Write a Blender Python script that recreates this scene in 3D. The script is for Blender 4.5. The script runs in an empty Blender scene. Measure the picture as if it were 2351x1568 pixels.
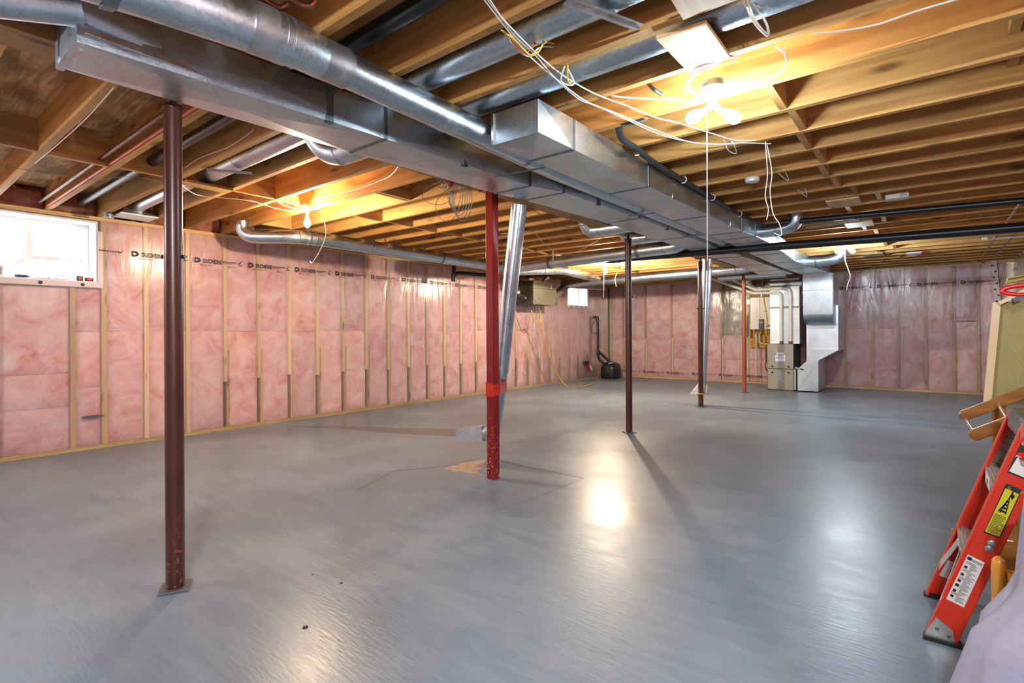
import bpy, math, random
from mathutils import Vector, Matrix, noise
random.seed(7)
SC = bpy.context.scene
COL = SC.collection
# ------------------------------------------------------------------ camera
F = 1206.086; CX = 1175.5; Y0 = 764.02; YAW = math.radians(38.394); ROLL = math.radians(-0.333); H = 1.15
_d = Vector((-math.sin(YAW), math.cos(YAW), 0)); _r = Vector((math.cos(YAW), math.sin(YAW), 0)); _u = Vector((0, 0, 1))
_r3 = _r*math.cos(ROLL) + _u*math.sin(ROLL); _u3 = _u*math.cos(ROLL) - _r*math.sin(ROLL)
cam = bpy.data.cameras.new('camera'); cam.sensor_width = 36; cam.lens = F/2351*36
cam.shift_y = (Y0-784)/2351; cam.shift_x = 0; cam.clip_start = 0.05; cam.clip_end = 200
camo = bpy.data.objects.new('camera', cam); COL.objects.link(camo)
camo.matrix_world = Matrix(((_r3.x, _u3.x, -_d.x, 0), (_r3.y, _u3.y, -_d.y, 0), (_r3.z, _u3.z, -_d.z, H), (0, 0, 0, 1)))
SC.camera = camo
SC.view_settings.view_transform = 'Standard'; SC.view_settings.look = 'None'
SC.view_settings.exposure = 1.3; SC.view_settings.gamma = 1; SC.view_settings.use_curve_mapping = False
cy = SC.cycles; cy.max_bounces = 6; cy.diffuse_bounces = 4; cy.glossy_bounces = 3; cy.transmission_bounces = 3; cy.transparent_max_bounces = 6
cy.adaptive_threshold = .06; cy.caustics_reflective = False; cy.caustics_refractive = False; cy.sample_clamp_indirect = 4.0
# ------------------------------------------------------------------ daylight outside
W = bpy.data.worlds.new('overcast_sky'); SC.world = W; W.use_nodes = True
W.node_tree.nodes['Background'].inputs[0].default_value = (0.92, 0.96, 1, 1)
W.node_tree.nodes['Background'].inputs[1].default_value = 3.6
BULB_W = dict(far=(1, .84, .62), warm=(1, .76, .50), cool=(.76, .91, 1.0), mid=(.84, .94, 1.0))

# ------------------------------------------------------------------ measuring helpers (photo point on a known plane -> metres)
def _ray(x, y): return _d + _r3*((x-CX)/F) + _u3*((Y0-y)/F)
def pZ(x, y, z): R = _ray(x, y); t = (z-H)/R.z; return Vector((R.x*t, R.y*t, z))
def pX(x, y, X): R = _ray(x, y); t = X/R.x; return Vector((X, R.y*t, H+R.z*t))
def pY(x, y, Y): R = _ray(x, y); t = Y/R.y; return Vector((R.x*t, Y, H+R.z*t))

# ------------------------------------------------------------------ materials
def newmat(name):
    m = bpy.data.materials.new(name); m.use_nodes = True; nt = m.node_tree
    b = nt.nodes['Principled BSDF']; return m, nt, b
def nd(nt, t, **k):
    n = nt.nodes.new(t)
    for a, v in k.items():
        if a.startswith('i_'):
            key = a[2:]; key = int(key) if key.isdigit() else key.replace('_', ' ')
            n.inputs[key].default_value = v
        else: setattr(n, a, v)
    return n
def lk(nt, a, ao, b, bi): nt.links.new(a.outputs[ao], b.inputs[bi])
def ramp(nt, src, so, stops):
    r = nt.nodes.new('ShaderNodeValToRGB'); e = r.color_ramp.elements
    while len(e) < len(stops): e.new(.5)
    for k, (p, c) in zip(e, stops): k.position = p; k.color = (*c, 1)
    lk(nt, src, so, r, 0); return r
def coords(nt, scale=(1, 1, 1), kind='Object', rnd=True):
    tc = nd(nt, 'ShaderNodeTexCoord'); mp = nd(nt, 'ShaderNodeMapping'); mp.inputs['Scale'].default_value = scale
    lk(nt, tc, kind, mp, 'Vector')
    if rnd:
        oi = nd(nt, 'ShaderNodeObjectInfo'); mu = nd(nt, 'ShaderNodeMath', operation='MULTIPLY', i_1=37.0)
        lk(nt, oi, 'Random', mu, 0); cb = nd(nt, 'ShaderNodeCombineXYZ'); lk(nt, mu, 0, cb, 0); lk(nt, mu, 0, cb, 1)
        lk(nt, cb, 0, mp, 'Location')
    return mp
def bump(nt, b, src, so, strength, dist=.01):
    bp = nd(nt, 'ShaderNodeBump', i_Strength=strength, i_Distance=dist); lk(nt, src, so, bp, 'Height'); lk(nt, bp, 0, b, 'Normal'); return bp
def plain(name, col, rough=.5, metal=0, nscale=0, namt=.15, bmp=0, spec=None):
    m, nt, b = newmat(name); b.inputs['Base Color'].default_value = (*col, 1)
    b.inputs['Roughness'].default_value = rough; b.inputs['Metallic'].default_value = metal
    if spec is not None: b.inputs['Specular IOR Level'].default_value = spec
    if nscale:
        mp = coords(nt); n = nd(nt, 'ShaderNodeTexNoise', i_Scale=nscale, i_Detail=5.0); lk(nt, mp, 0, n, 0)
        r = ramp(nt, n, 0, [(.3, tuple(c*(1-namt) for c in col)), (.7, tuple(min(1, c*(1+namt)) for c in col))]); lk(nt, r, 0, b, 'Base Color')
        if bmp: bump(nt, b, n, 0, bmp)
    return m
def wood(name, lo, hi, along='X', rough=.65, knots=True, var=.25):
    m, nt, b = newmat(name); b.inputs['Roughness'].default_value = rough
    s = {'X': (.9, 11, 11), 'Y': (11, .9, 11), 'Z': (11, 11, .9)}[along]
    mp = coords(nt, s); n = nd(nt, 'ShaderNodeTexNoise', i_Scale=1.6, i_Detail=7.0, i_Distortion=.6); lk(nt, mp, 0, n, 0)
    r = ramp(nt, n, 0, [(.3, lo), (.62, hi)])
    out = r
    if knots:
        s2 = {'X': (2.2, 7, 7), 'Y': (7, 2.2, 7), 'Z': (7, 7, 2.2)}[along]
        mp2 = coords(nt, s2); v = nd(nt, 'ShaderNodeTexVoronoi', i_Scale=1.0); lk(nt, mp2, 0, v, 'Vector')
        kr = ramp(nt, v, 0, [(.07, (1, 1, 1)), (.20, (0, 0, 0))])
        mx = nd(nt, 'ShaderNodeMix', data_type='RGBA'); mx.inputs[7].default_value = (lo[0]*.3, lo[1]*.25, lo[2]*.25, 1)
        mu = nd(nt, 'ShaderNodeMath', operation='MULTIPLY', i_1=.8); lk(nt, kr, 0, mu, 0)
        lk(nt, mu, 0, mx, 0); lk(nt, r, 0, mx, 6); out = mx
    oi = nd(nt, 'ShaderNodeObjectInfo'); mr = nd(nt, 'ShaderNodeMapRange'); lk(nt, oi, 'Random', mr, 0)
    mr.inputs[3].default_value = 1-var; mr.inputs[4].default_value = 1+var*.6
    hs = nd(nt, 'ShaderNodeHueSaturation'); lk(nt, mr, 0, hs, 'Value'); lk(nt, out, 2 if out is not r else 0, hs, 'Color')
    lk(nt, hs, 0, b, 'Base Color'); bump(nt, b, n, 0, .12, .004); return m
M = {}
M['joist'] = wood('joist_lumber', (.40, .175, .04), (.68, .37, .11), 'X')
M['block'] = wood('blocking_lumber', (.40, .19, .055), (.62, .34, .115), 'Y', knots=False)
M['pale'] = wood('pale_board', (.52, .34, .16), (.70, .50, .27), 'Y')
M['beam'] = wood('beam_lumber', (.34, .165, .05), (.58, .32, .11), 'Y')
M['stud'] = wood('stud_lumber', (.70, .53, .32), (.84, .69, .46), 'Z')
M['studdark'] = wood('old_stud_lumber', (.46, .30, .15), (.60, .42, .23), 'Z')
M['plateY'] = wood('wall_plate_lumber', (.55, .35, .13), (.76, .54, .25), 'Y', knots=False)
M['plateX'] = wood('wall_plate_lumber_back', (.50, .32, .12), (.72, .50, .24), 'X', knots=False)
M['ply'] = wood('plywood', (.55, .26, .05), (.70, .38, .09), 'Z')
M['varnish'] = wood('varnished_wood', (.22, .085, .015), (.40, .17, .035), 'X', rough=.28, knots=False, var=.1)
M['honey'] = wood('honey_varnished_wood', (.55, .22, .02), (.72, .34, .05), 'Z', rough=.2, knots=False)
def osb():
    m, nt, b = newmat('oriented_strand_board'); b.inputs['Roughness'].default_value = .75
    mp = coords(nt, (2.6, 26, 10), rnd=True); v = nd(nt, 'ShaderNodeTexVoronoi', i_Scale=2.2, i_Randomness=1.0); lk(nt, mp, 0, v, 'Vector')
    bw = nd(nt, 'ShaderNodeSeparateColor'); lk(nt, v, 'Color', bw, 0)
    r = ramp(nt, bw, 0, [(0, (.46, .24, .08)), (.5, (.60, .36, .15)), (1, (.74, .50, .25))])
    mp2 = coords(nt, (2, 3, 3)); n = nd(nt, 'ShaderNodeTexNoise', i_Scale=2.0, i_Detail=6.0); lk(nt, mp2, 0, n, 0)
    r2 = ramp(nt, n, 0, [(.38, (.55, .5, .45)), (.6, (1.15, 1.1, 1.05))])
    mx = nd(nt, 'ShaderNodeMix', data_type='RGBA', blend_type='MULTIPLY'); mx.inputs[0].default_value = 1
    lk(nt, r, 0, mx, 6); lk(nt, r2, 0, mx, 7); lk(nt, mx, 2, b, 'Base Color'); bump(nt, b, v, 0, .15, .003); return m
M['osb'] = osb()
def galv(name, base=(.58, .67, .75), r0=.32, r1=.44, spangle=110):
    m, nt, b = newmat(name); b.inputs['Metallic'].default_value = 1
    mp = coords(nt); v = nd(nt, 'ShaderNodeTexVoronoi', i_Scale=float(spangle)); lk(nt, mp, 0, v, 'Vector')
    sp = nd(nt, 'ShaderNodeSeparateColor'); lk(nt, v, 'Color', sp, 0)
    n = nd(nt, 'ShaderNodeTexNoise', i_Scale=5.0, i_Detail=6.0); lk(nt, mp, 0, n, 0)
    mx = nd(nt, 'ShaderNodeMath', operation='MULTIPLY_ADD', i_1=.35); lk(nt, sp, 0, mx, 0); lk(nt, n, 0, mx, 2)
    r = ramp(nt, mx, 0, [(.35, tuple(c*.78 for c in base)), (.95, tuple(min(1, c*1.12) for c in base))]); lk(nt, r, 0, b, 'Base Color')
    mr = nd(nt, 'ShaderNodeMapRange'); lk(nt, mx, 0, mr, 0); mr.inputs[1].default_value = .3; mr.inputs[3].default_value = r0; mr.inputs[4].default_value = r1
    lk(nt, mr, 0, b, 'Roughness')
    n2 = nd(nt, 'ShaderNodeTexNoise', i_Scale=2.5, i_Detail=2.0); lk(nt, mp, 0, n2, 0); bump(nt, b, n2, 0, .06, .02); return m
M['galv'] = galv('galvanized_sheet_metal'); M['galvpipe'] = galv('galvanized_round_pipe', (.58, .67, .75), .28, .40, 90)
M['galvdark'] = plain('steel_strap', (.20, .23, .24), .45, .9, 30, .2)
M['foil'] = galv('foil_tape', (.50, .52, .54), .35, .5, 30)
M['bright'] = galv('bright_flex_foil', (.78, .78, .76), .25, .4, 40)
M['abs'] = plain('black_abs_plastic', (.012, .014, .017), .32, 0, 8, .3)
M['hose'] = plain('black_flexible_conduit', (.03, .035, .04), .5, 0, 20, .3)
M['pvc'] = plain('white_pvc', (.80, .78, .70), .35, 0, 6, .06)
M['cablew'] = plain('white_cable_jacket', (.78, .77, .72), .45, 0, 12, .06)
M['cabley'] = plain('yellow_cable_jacket', (.75, .55, .03), .45, 0, 12, .06)
M['cableo'] = plain('orange_cable_jacket', (.75, .13, .02), .45, 0, 12, .06)
M['cableg'] = plain('grey_wire', (.22, .20, .17), .5, 0, 12, .1)
M['cabled'] = plain('dark_wire', (.035, .03, .028), .5, 0, 12, .1)
M['redpipe'] = plain('red_pex_tube', (.62, .10, .045), .4, 0, 10, .1)
M['copper'] = plain('aged_copper_pipe', (.34, .14, .08), .38, .9, 14, .3)
M['copperdark'] = plain('dark_copper_pipe', (.20, .09, .065), .4, .7, 14, .3)
M['gas'] = plain('yellow_gas_pipe', (.85, .55, .01), .4, 0, 10, .08)
def painted(name, c1, c2, rust, rough=.3, lowz=.4):
    m, nt, b = newmat(name); b.inputs['Roughness'].default_value = rough
    mp = coords(nt, (1, 1, .25)); n = nd(nt, 'ShaderNodeTexNoise', i_Scale=14.0, i_Detail=8.0); lk(nt, mp, 0, n, 0)
    r = ramp(nt, n, 0, [(.35, c1), (.65, c2)])
    tc = nd(nt, 'ShaderNodeTexCoord'); sp = nd(nt, 'ShaderNodeSeparateXYZ'); lk(nt, tc, 'Object', sp, 0)
    mr = nd(nt, 'ShaderNodeMapRange'); lk(nt, sp, 2, mr, 0); mr.inputs[1].default_value = lowz; mr.inputs[2].default_value = 0.0
    n3 = nd(nt, 'ShaderNodeTexNoise', i_Scale=55.0, i_Detail=4.0); lk(nt, tc, 'Object', n3, 0)
    th = nd(nt, 'ShaderNodeMapRange'); lk(nt, n3, 0, th, 0); th.inputs[1].default_value = .60; th.inputs[2].default_value = .66
    mm = nd(nt, 'ShaderNodeMath', operation='MULTIPLY'); lk(nt, mr, 0, mm, 0); lk(nt, th, 0, mm, 1)
    mx = nd(nt, 'ShaderNodeMix', data_type='RGBA'); lk(nt, mm, 0, mx, 0); lk(nt, r, 0, mx, 6); mx.inputs[7].default_value = (*rust, 1)
    lk(nt, mx, 2, b, 'Base Color'); bump(nt, b, n3, 0, .06, .002); return m
M['oxide'] = painted('red_oxide_steel', (.050, .013, .008), (.085, .021, .012), (.28, .14, .04))
M['oxidelight'] = painted('bright_red_oxide_steel', (.30, .075, .032), (.38, .10, .045), (.45, .25, .12))
M['redsteel'] = painted('red_painted_steel', (.20, .008, .008), (.27, .013, .011), (.62, .40, .36), .22, .55)
M['plate'] = plain('painted_base_plate', (.11, .14, .16), .4, .2, 20, .2)
M['redtape'] = plain('shiny_red_tape', (.55, .02, .015), .15, 0, 20, .2, .5)
M['pink'] = None
def pinkmat():
    m, nt, b = newmat('pink_fibreglass'); b.inputs['Roughness'].default_value = .95; b.inputs['Specular IOR Level'].default_value = .1
    mp = coords(nt); n = nd(nt, 'ShaderNodeTexNoise', i_Scale=3.6, i_Detail=8.0, i_Roughness=.68, i_Distortion=.8); lk(nt, mp, 0, n, 0)
    r = ramp(nt, n, 0, [(.26, (.62, .21, .19)), (.40, (.81, .43, .45)), (.54, (.89, .60, .64)), (.70, (.94, .80, .84))])
    oi = nd(nt, 'ShaderNodeObjectInfo'); mr = nd(nt, 'ShaderNodeMapRange'); lk(nt, oi, 'Random', mr, 0); mr.inputs[3].default_value = .485; mr.inputs[4].default_value = .515
    mv = nd(nt, 'ShaderNodeMapRange'); lk(nt, oi, 'Random', mv, 0); mv.inputs[3].default_value = .86; mv.inputs[4].default_value = 1.08
    hs = nd(nt, 'ShaderNodeHueSaturation'); lk(nt, mr, 0, hs, 'Hue'); lk(nt, mv, 0, hs, 'Value'); lk(nt, r, 0, hs, 'Color'); lk(nt, hs, 0, b, 'Base Color')
    n2 = nd(nt, 'ShaderNodeTexNoise', i_Scale=16.0, i_Detail=8.0, i_Roughness=.7); lk(nt, mp, 0, n2, 0); bump(nt, b, n2, 0, .5, .03); return m
M['pink'] = pinkmat()
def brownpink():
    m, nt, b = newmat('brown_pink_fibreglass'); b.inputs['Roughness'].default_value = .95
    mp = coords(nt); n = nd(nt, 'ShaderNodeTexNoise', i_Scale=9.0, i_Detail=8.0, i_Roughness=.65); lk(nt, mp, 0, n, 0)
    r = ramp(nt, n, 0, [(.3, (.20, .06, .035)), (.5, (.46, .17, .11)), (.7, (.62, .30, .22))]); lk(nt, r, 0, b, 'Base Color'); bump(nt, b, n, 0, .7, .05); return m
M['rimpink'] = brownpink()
def sheet(name, milk=.12, gloss=.16, col=(.92, .80, .76)):
    m = bpy.data.materials.new(name); m.use_nodes = True; nt = m.node_tree; nt.nodes.clear()
    out = nd(nt, 'ShaderNodeOutputMaterial'); tr = nd(nt, 'ShaderNodeBsdfTransparent'); tr.inputs[0].default_value = (.97, .95, .94, 1)
    gl = nd(nt, 'ShaderNodeBsdfGlossy', i_Roughness=.22); df = nd(nt, 'ShaderNodeBsdfDiffuse'); df.inputs[0].default_value = (*col, 1)
    mp = coords(nt, (1, 1, .22), rnd=False); mp.inputs['Rotation'].default_value = (.6, .6, 0)
    n = nd(nt, 'ShaderNodeTexNoise', i_Scale=5.0, i_Detail=3.0, i_Distortion=1.2); lk(nt, mp, 0, n, 0)
    bp = nd(nt, 'ShaderNodeBump', i_Strength=.5, i_Distance=.02); lk(nt, n, 0, bp, 'Height'); lk(nt, bp, 0, gl, 'Normal')
    lw = nd(nt, 'ShaderNodeLayerWeight', i_Blend=.18); lk(nt, bp, 0, lw, 'Normal')
    ad = nd(nt, 'ShaderNodeMath', operation='MULTIPLY_ADD', i_1=.55, i_2=gloss*.18); lk(nt, lw, 0, ad, 0)
    m1 = nd(nt, 'ShaderNodeMixShader', i_0=milk); lk(nt, tr, 0, m1, 1); lk(nt, df, 0, m1, 2)
    m2 = nd(nt, 'ShaderNodeMixShader'); lk(nt, ad, 0, m2, 0); lk(nt, m1, 0, m2, 1); lk(nt, gl, 0, m2, 2); lk(nt, m2, 0, out, 0); return m
M['sheet'] = sheet('polyethylene_vapour_barrier'); M['wrap'] = sheet('clear_plastic_wrap', .03, .9, (.8, .85, .88))
M['tapeclear'] = plain('translucent_sheathing_tape', (.74, .62, .62), .25, 0, 8, .06)
M['ink'] = plain('printed_ink', (.045, .02, .02), .6); M['inkblack'] = plain('black_ink', (.01, .01, .012), .5)
def floormat():
    m, nt, b = newmat('painted_concrete'); 
    mp = coords(nt, (1, 1, 1), rnd=False); mp.inputs['Rotation'].default_value = (0, 0, .65)
    n = nd(nt, 'ShaderNodeTexNoise', i_Scale=.8, i_Detail=8.0, i_Roughness=.6, i_Distortion=.4); lk(nt, mp, 0, n, 0)
    mp2 = coords(nt, (1.2, 7, 1), rnd=False); mp2.inputs['Rotation'].default_value = (0, 0, .5)
    n2 = nd(nt, 'ShaderNodeTexNoise', i_Scale=2.2, i_Detail=8.0, i_Roughness=.65, i_Distortion=1.0); lk(nt, mp2, 0, n2, 0)
    ad = nd(nt, 'ShaderNodeMath', operation='MULTIPLY_ADD', i_1=.45); lk(nt, n2, 0, ad, 0); lk(nt, n, 0, ad, 2)
    r = ramp(nt, ad, 0, [(.44, (.115, .17, .235)), (.72, (.195, .265, .345)), (1.0, (.32, .395, .47))]); lk(nt, r, 0, b, 'Base Color')
    mr = nd(nt, 'ShaderNodeMapRange'); lk(nt, ad, 0, mr, 0); mr.inputs[1].default_value = .5; mr.inputs[2].default_value = .95; mr.inputs[3].default_value = .27; mr.inputs[4].default_value = .45
    lk(nt, mr, 0, b, 'Roughness'); b.inputs['Specular IOR Level'].default_value = .42
    n3 = nd(nt, 'ShaderNodeTexNoise', i_Scale=11.0, i_Detail=6.0); lk(nt, mp2, 0, n3, 0)
    bump(nt, b, n3, 0, .16, .006); return m
M['floor'] = floormat()
M['concrete'] = plain('raw_concrete', (.36, .34, .32), .85, 0, 6, .2, .3)
M['patch'] = plain('bare_concrete', (.46, .37, .27), .7, 0, 18, .25, .3)
M['crack'] = plain('dark_joint_line', (.07, .075, .08), .8)  # dark colour of the slab joints themselves
M['white'] = plain('white_vinyl', (.82, .83, .84), .35, 0, 5, .04); M['whitewrap'] = plain('white_wrapped_reveal', (.85, .84, .85), .4, 0, 6, .06)
M['furnace'] = plain('beige_grey_enamel', (.36, .35, .29), .4, 0, 4, .04); M['furnacedark'] = plain('dark_enamel', (.10, .085, .07), .4)
M['heater'] = plain('white_enamel', (.80, .79, .77), .25, 0, 3, .03)
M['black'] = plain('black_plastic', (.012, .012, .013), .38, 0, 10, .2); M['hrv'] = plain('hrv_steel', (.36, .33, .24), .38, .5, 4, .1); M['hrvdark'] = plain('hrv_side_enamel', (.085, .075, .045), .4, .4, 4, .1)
M['flex'] = plain('black_flex_duct', (.03, .028, .025), .3, .1, 30, .3)
M['screen'] = plain('lcd_glass', (.02, .025, .03), .1)
M['label'] = plain('paper_label', (.78, .78, .78), .5, 0, 4, .03); M['labelblue'] = plain('blue_label', (.10, .12, .45), .5); M['labelgrey'] = plain('grey_label', (.30, .31, .31), .5, 0, 25, .2); M['labelyellow'] = plain('yellow_caution_label', (.62, .60, .02), .4)
M['labelblack'] = plain('black_label', (.012, .012, .012), .4); M['labelsilver'] = plain('brushed_label', (.20, .17, .15), .35, .5, 30, .2)
M['fibre'] = plain('red_fibreglass', (.62, .035, .012), .35, 0, 4, .05); M['alu'] = plain('brushed_aluminium', (.58, .60, .58), .38, .85, 30, .1)
M['rubber'] = plain('black_rubber', (.012, .012, .012), .6)
M['khaki'] = plain('khaki_panel_board', (.36, .32, .13), .75, 0, 160, .12, .15); M['edge'] = plain('cream_edge_band', (.70, .55, .34), .5, 0, 6, .06)
M['redplastic'] = plain('glossy_red_plastic', (.70, .02, .015), .2); M['olive'] = wood('olive_board', (.36, .27, .03), (.52, .41, .07), 'X', knots=False)
M['cloth'] = plain('lilac_cotton_sheet', (.36, .37, .50), .9, 0, 40, .06, .1)
M['porcelain'] = plain('white_porcelain', (.82, .81, .78), .25); M['grey'] = plain('grey_steel_box', (.30, .33, .33), .4, .6, 20, .15); M['boxwood'] = plain('scrap_wood', (.60, .40, .18), .7, 0, 12, .15)
M['brick'] = plain('red_brick', (.45, .30, .28), .9, 0, 14, .15); M['snow'] = plain('pale_gravel', (.62, .61, .60), .9, 0, 30, .25); M['bark'] = plain('grey_bark', (.30, .27, .26), .9, 0, 14, .2)
M['green'] = plain('green_paint', (.02, .18, .05), .5); M['brass'] = plain('brass_fitting', (.55, .33, .09), .35, .9, 12, .2)
M['tool'] = plain('slate_blue_handle', (.05, .09, .13), .35); M['toolsteel'] = plain('tool_steel', (.45, .46, .46), .3, .9); M['orange'] = plain('orange_plastic', (.85, .10, .02), .35); M['bulbbase'] = plain('lamp_cap_metal', (.55, .52, .45), .35, .9)
def glassmat():
    m = bpy.data.materials.new('window_glass'); m.use_nodes = True; nt = m.node_tree; nt.nodes.clear()
    out = nd(nt, 'ShaderNodeOutputMaterial'); tr = nd(nt, 'ShaderNodeBsdfTransparent'); gl = nd(nt, 'ShaderNodeBsdfGlossy', i_Roughness=.02)
    mx = nd(nt, 'ShaderNodeMixShader', i_0=.06); lk(nt, tr, 0, mx, 1); lk(nt, gl, 0, mx, 2); lk(nt, mx, 0, out, 0); return m
M['glass'] = glassmat()
def glow(name, col, s):
    m = bpy.data.materials.new(name); m.use_nodes = True; nt = m.node_tree; nt.nodes.clear()
    out = nd(nt, 'ShaderNodeOutputMaterial'); e = nd(nt, 'ShaderNodeEmission', i_Strength=s); e.inputs[0].default_value = (*col, 1)
    tr = nd(nt, 'ShaderNodeBsdfTransparent'); ad = nd(nt, 'ShaderNodeAddShader'); lk(nt, e, 0, ad, 0); lk(nt, tr, 0, ad, 1); lk(nt, ad, 0, out, 0); m.cycles.emission_sampling = 'NONE'; return m

# ------------------------------------------------------------------ mesh helpers
V = Vector
class MB:
    def __init__(s): s.v = []; s.f = []
    def add(s, vs, fs):
        o = len(s.v); s.v += [tuple(v) for v in vs]; s.f += [tuple(i+o for i in f) for f in fs]; return s
    def box(s, a, b):
        (x0, y0, z0), (x1, y1, z1) = a, b
        return s.add([(x0, y0, z0), (x1, y0, z0), (x1, y1, z0), (x0, y1, z0), (x0, y0, z1), (x1, y0, z1), (x1, y1, z1), (x0, y1, z1)],
                     [(0, 3, 2, 1), (4, 5, 6, 7), (0, 1, 5, 4), (1, 2, 6, 5), (2, 3, 7, 6), (3, 0, 4, 7)])
    def obox(s, c, ax, ay, az):                       # centre and three half-extent vectors
        c, ax, ay, az = V(c), V(ax), V(ay), V(az)
        vs = [c+i*ax+j*ay+k*az for k in (-1, 1) for (i, j) in ((-1, -1), (1, -1), (1, 1), (-1, 1))]
        return s.add(vs, [(0, 3, 2, 1), (4, 5, 6, 7), (0, 1, 5, 4), (1, 2, 6, 5), (2, 3, 7, 6), (3, 0, 4, 7)])
    def bar(s, a, b, w, t, up=(0, 0, 1)):             # flat bar from a to b, width w sideways, thickness t along up
        a, b = V(a), V(b); d = (b-a); L = d.length; d.normalize(); sd = d.cross(V(up))
        if sd.length < 1e-4: sd = d.cross(V((1, 0, 0)))
        sd.normalize(); u = sd.cross(d); return s.obox((a+b)/2, d*L/2, sd*w/2, u*t/2)
    def prism(s, poly, vec):
        n = len(poly); P = [V(p) for p in poly]; vec = V(vec)
        return s.add(P+[p+vec for p in P], [tuple(range(n))[::-1], tuple(range(n, 2*n))]+[(i, (i+1) % n, (i+1) % n+n, i+n) for i in range(n)])
    def tube(s, pts, r, n=12, caps=True):
        pts = [V(p) for p in pts]; m = len(pts); rs = r if isinstance(r, (list, tuple)) else [r]*m
        up = None; rings = []
        for i, p in enumerate(pts):
            t = (pts[min(i+1, m-1)]-pts[max(i-1, 0)]).normalized()
            if up is None:
                up = V((0, 0, 1)) if abs(t.z) < .9 else V((1, 0, 0))
            a = (up-t*up.dot(t)).normalized(); up = a; b = t.cross(a)
            rings.append([p+(a*math.cos(2*math.pi*k/n)+b*math.sin(2*math.pi*k/n))*rs[i] for k in range(n)])
        vs = [v for rg in rings for v in rg]; fs = []
        for i in range(m-1):
            for k in range(n):
                k2 = (k+1) % n; fs.append((i*n+k, i*n+k2, (i+1)*n+k2, (i+1)*n+k))
        if caps: fs += [tuple(range(n))[::-1], tuple((m-1)*n+k for k in range(n))]
        return s.add(vs, fs)
    def lathe(s, c, prof, n=20, axis='Z'):            # prof: (r, h) pairs from the centre c along the axis
        c = V(c); vs = []
        for r, h in prof:
            for k in range(n):
                a = 2*math.pi*k/n; x, y = r*math.cos(a), r*math.sin(a)
                vs.append(c+(V((x, y, h)) if axis == 'Z' else V((x, h, y)) if axis == 'Y' else V((h, x, y))))
        fs = [(i*n+k, i*n+(k+1) % n, (i+1)*n+(k+1) % n, (i+1)*n+k) for i in range(len(prof)-1) for k in range(n)]
        return s.add(vs, fs+[tuple(range(n))[::-1], tuple((len(prof)-1)*n+k for k in range(n))])
    def grid(s, fn, nu, nv):
        o = [fn(i/nu, j/nv) for j in range(nv+1) for i in range(nu+1)]
        return s.add(o, [(j*(nu+1)+i, j*(nu+1)+i+1, (j+1)*(nu+1)+i+1, (j+1)*(nu+1)+i) for j in range(nv) for i in range(nu)])
    def mesh(s, name, mat, smooth=False):
        me = bpy.data.meshes.new(name); me.from_pydata(s.v, [], s.f); me.update()
        import bmesh
        bm = bmesh.new(); bm.from_mesh(me); bmesh.ops.recalc_face_normals(bm, faces=bm.faces); bm.to_mesh(me); bm.free()
        if mat: me.materials.append(M[mat] if isinstance(mat, str) else mat)
        if smooth:
            for p in me.polygons: p.use_smooth = True
            me.set_sharp_from_angle(angle=math.radians(40))
        return me
    def build(s, name, mat, parent=None, smooth=False, bevel=0):
        o = bpy.data.objects.new(name, s.mesh(name, mat, smooth)); COL.objects.link(o); attach(o, parent)
        if bevel:
            b = o.modifiers.new('edge_softening', 'BEVEL'); b.width = bevel; b.segments = 2; b.limit_method = 'ANGLE'
        return o
def attach(o, parent):
    if parent is not None:
        o.parent = parent; o.matrix_parent_inverse = Matrix.Translation(-root_loc(parent))
def root_loc(p):
    l = V(p.location); q = p.parent
    return l                                           # only roots carry a location
def thing(name, label, cat, loc=(0, 0, 0), group=None):
    o = bpy.data.objects.new(name, None); COL.objects.link(o); o.location = loc; o.empty_display_size = .1
    o['label'] = label; o['category'] = cat
    if group: o['group'] = group
    return o
def tag(o, label, cat, group=None):
    o['label'] = label; o['category'] = cat
    if group: o['group'] = group
    return o
def struct(o, label=None):
    o['kind'] = 'structure'
    if label: o['label'] = label
    return o
def inst(name, mesh, loc, parent=None, rz=0):
    o = bpy.data.objects.new(name, mesh); COL.objects.link(o); o.location = loc; o.rotation_euler = (0, 0, rz)
    if parent is not None: o.parent = parent; o.matrix_parent_inverse = Matrix.Translation(-root_loc(parent))
    return o
def smooth_path(pts, k=6):
    P = [V(p) for p in pts]; out = []
    for i in range(len(P)-1):
        p0, p1, p2, p3 = P[max(i-1, 0)], P[i], P[i+1], P[min(i+2, len(P)-1)]
        for j in range(k):
            t = j/k; out.append(.5*((2*p1)+(p2-p0)*t+(2*p0-5*p1+4*p2-p3)*t*t+(-p0+3*p1-3*p2+p3)*t**3))
    return out+[P[-1]]
_tm = {}
def text_mesh(txt, size, mat, bold=0, ext=0.0):
    key = (txt, size, mat, bold, ext)
    if key in _tm: return _tm[key]
    cu = bpy.data.curves.new('lettering', 'FONT'); cu.body = txt; cu.size = size; cu.offset = bold; cu.extrude = ext; cu.resolution_u = 2
    o = bpy.data.objects.new('lettering', cu); COL.objects.link(o)
    dg = bpy.context.evaluated_depsgraph_get(); me = bpy.data.meshes.new_from_object(o.evaluated_get(dg))
    COL.objects.unlink(o); bpy.data.objects.remove(o); me.materials.clear(); me.materials.append(M[mat]); me.name = 'lettering'
    _tm[key] = me; return me
def put_text(name, me, loc, right, up, parent, sx=1.0):
    r = V(right).normalized(); u = V(up).normalized(); n = r.cross(u)
    o = bpy.data.objects.new(name, me); COL.objects.link(o)
    mw = Matrix(((r.x*sx, u.x, n.x, loc[0]), (r.y*sx, u.y, n.y, loc[1]), (r.z*sx, u.z, n.z, loc[2]), (0, 0, 0, 1)))
    if parent is not None: o.parent = parent; o.matrix_parent_inverse = Matrix.Translation(-root_loc(parent))
    o.matrix_basis = mw; return o

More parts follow.
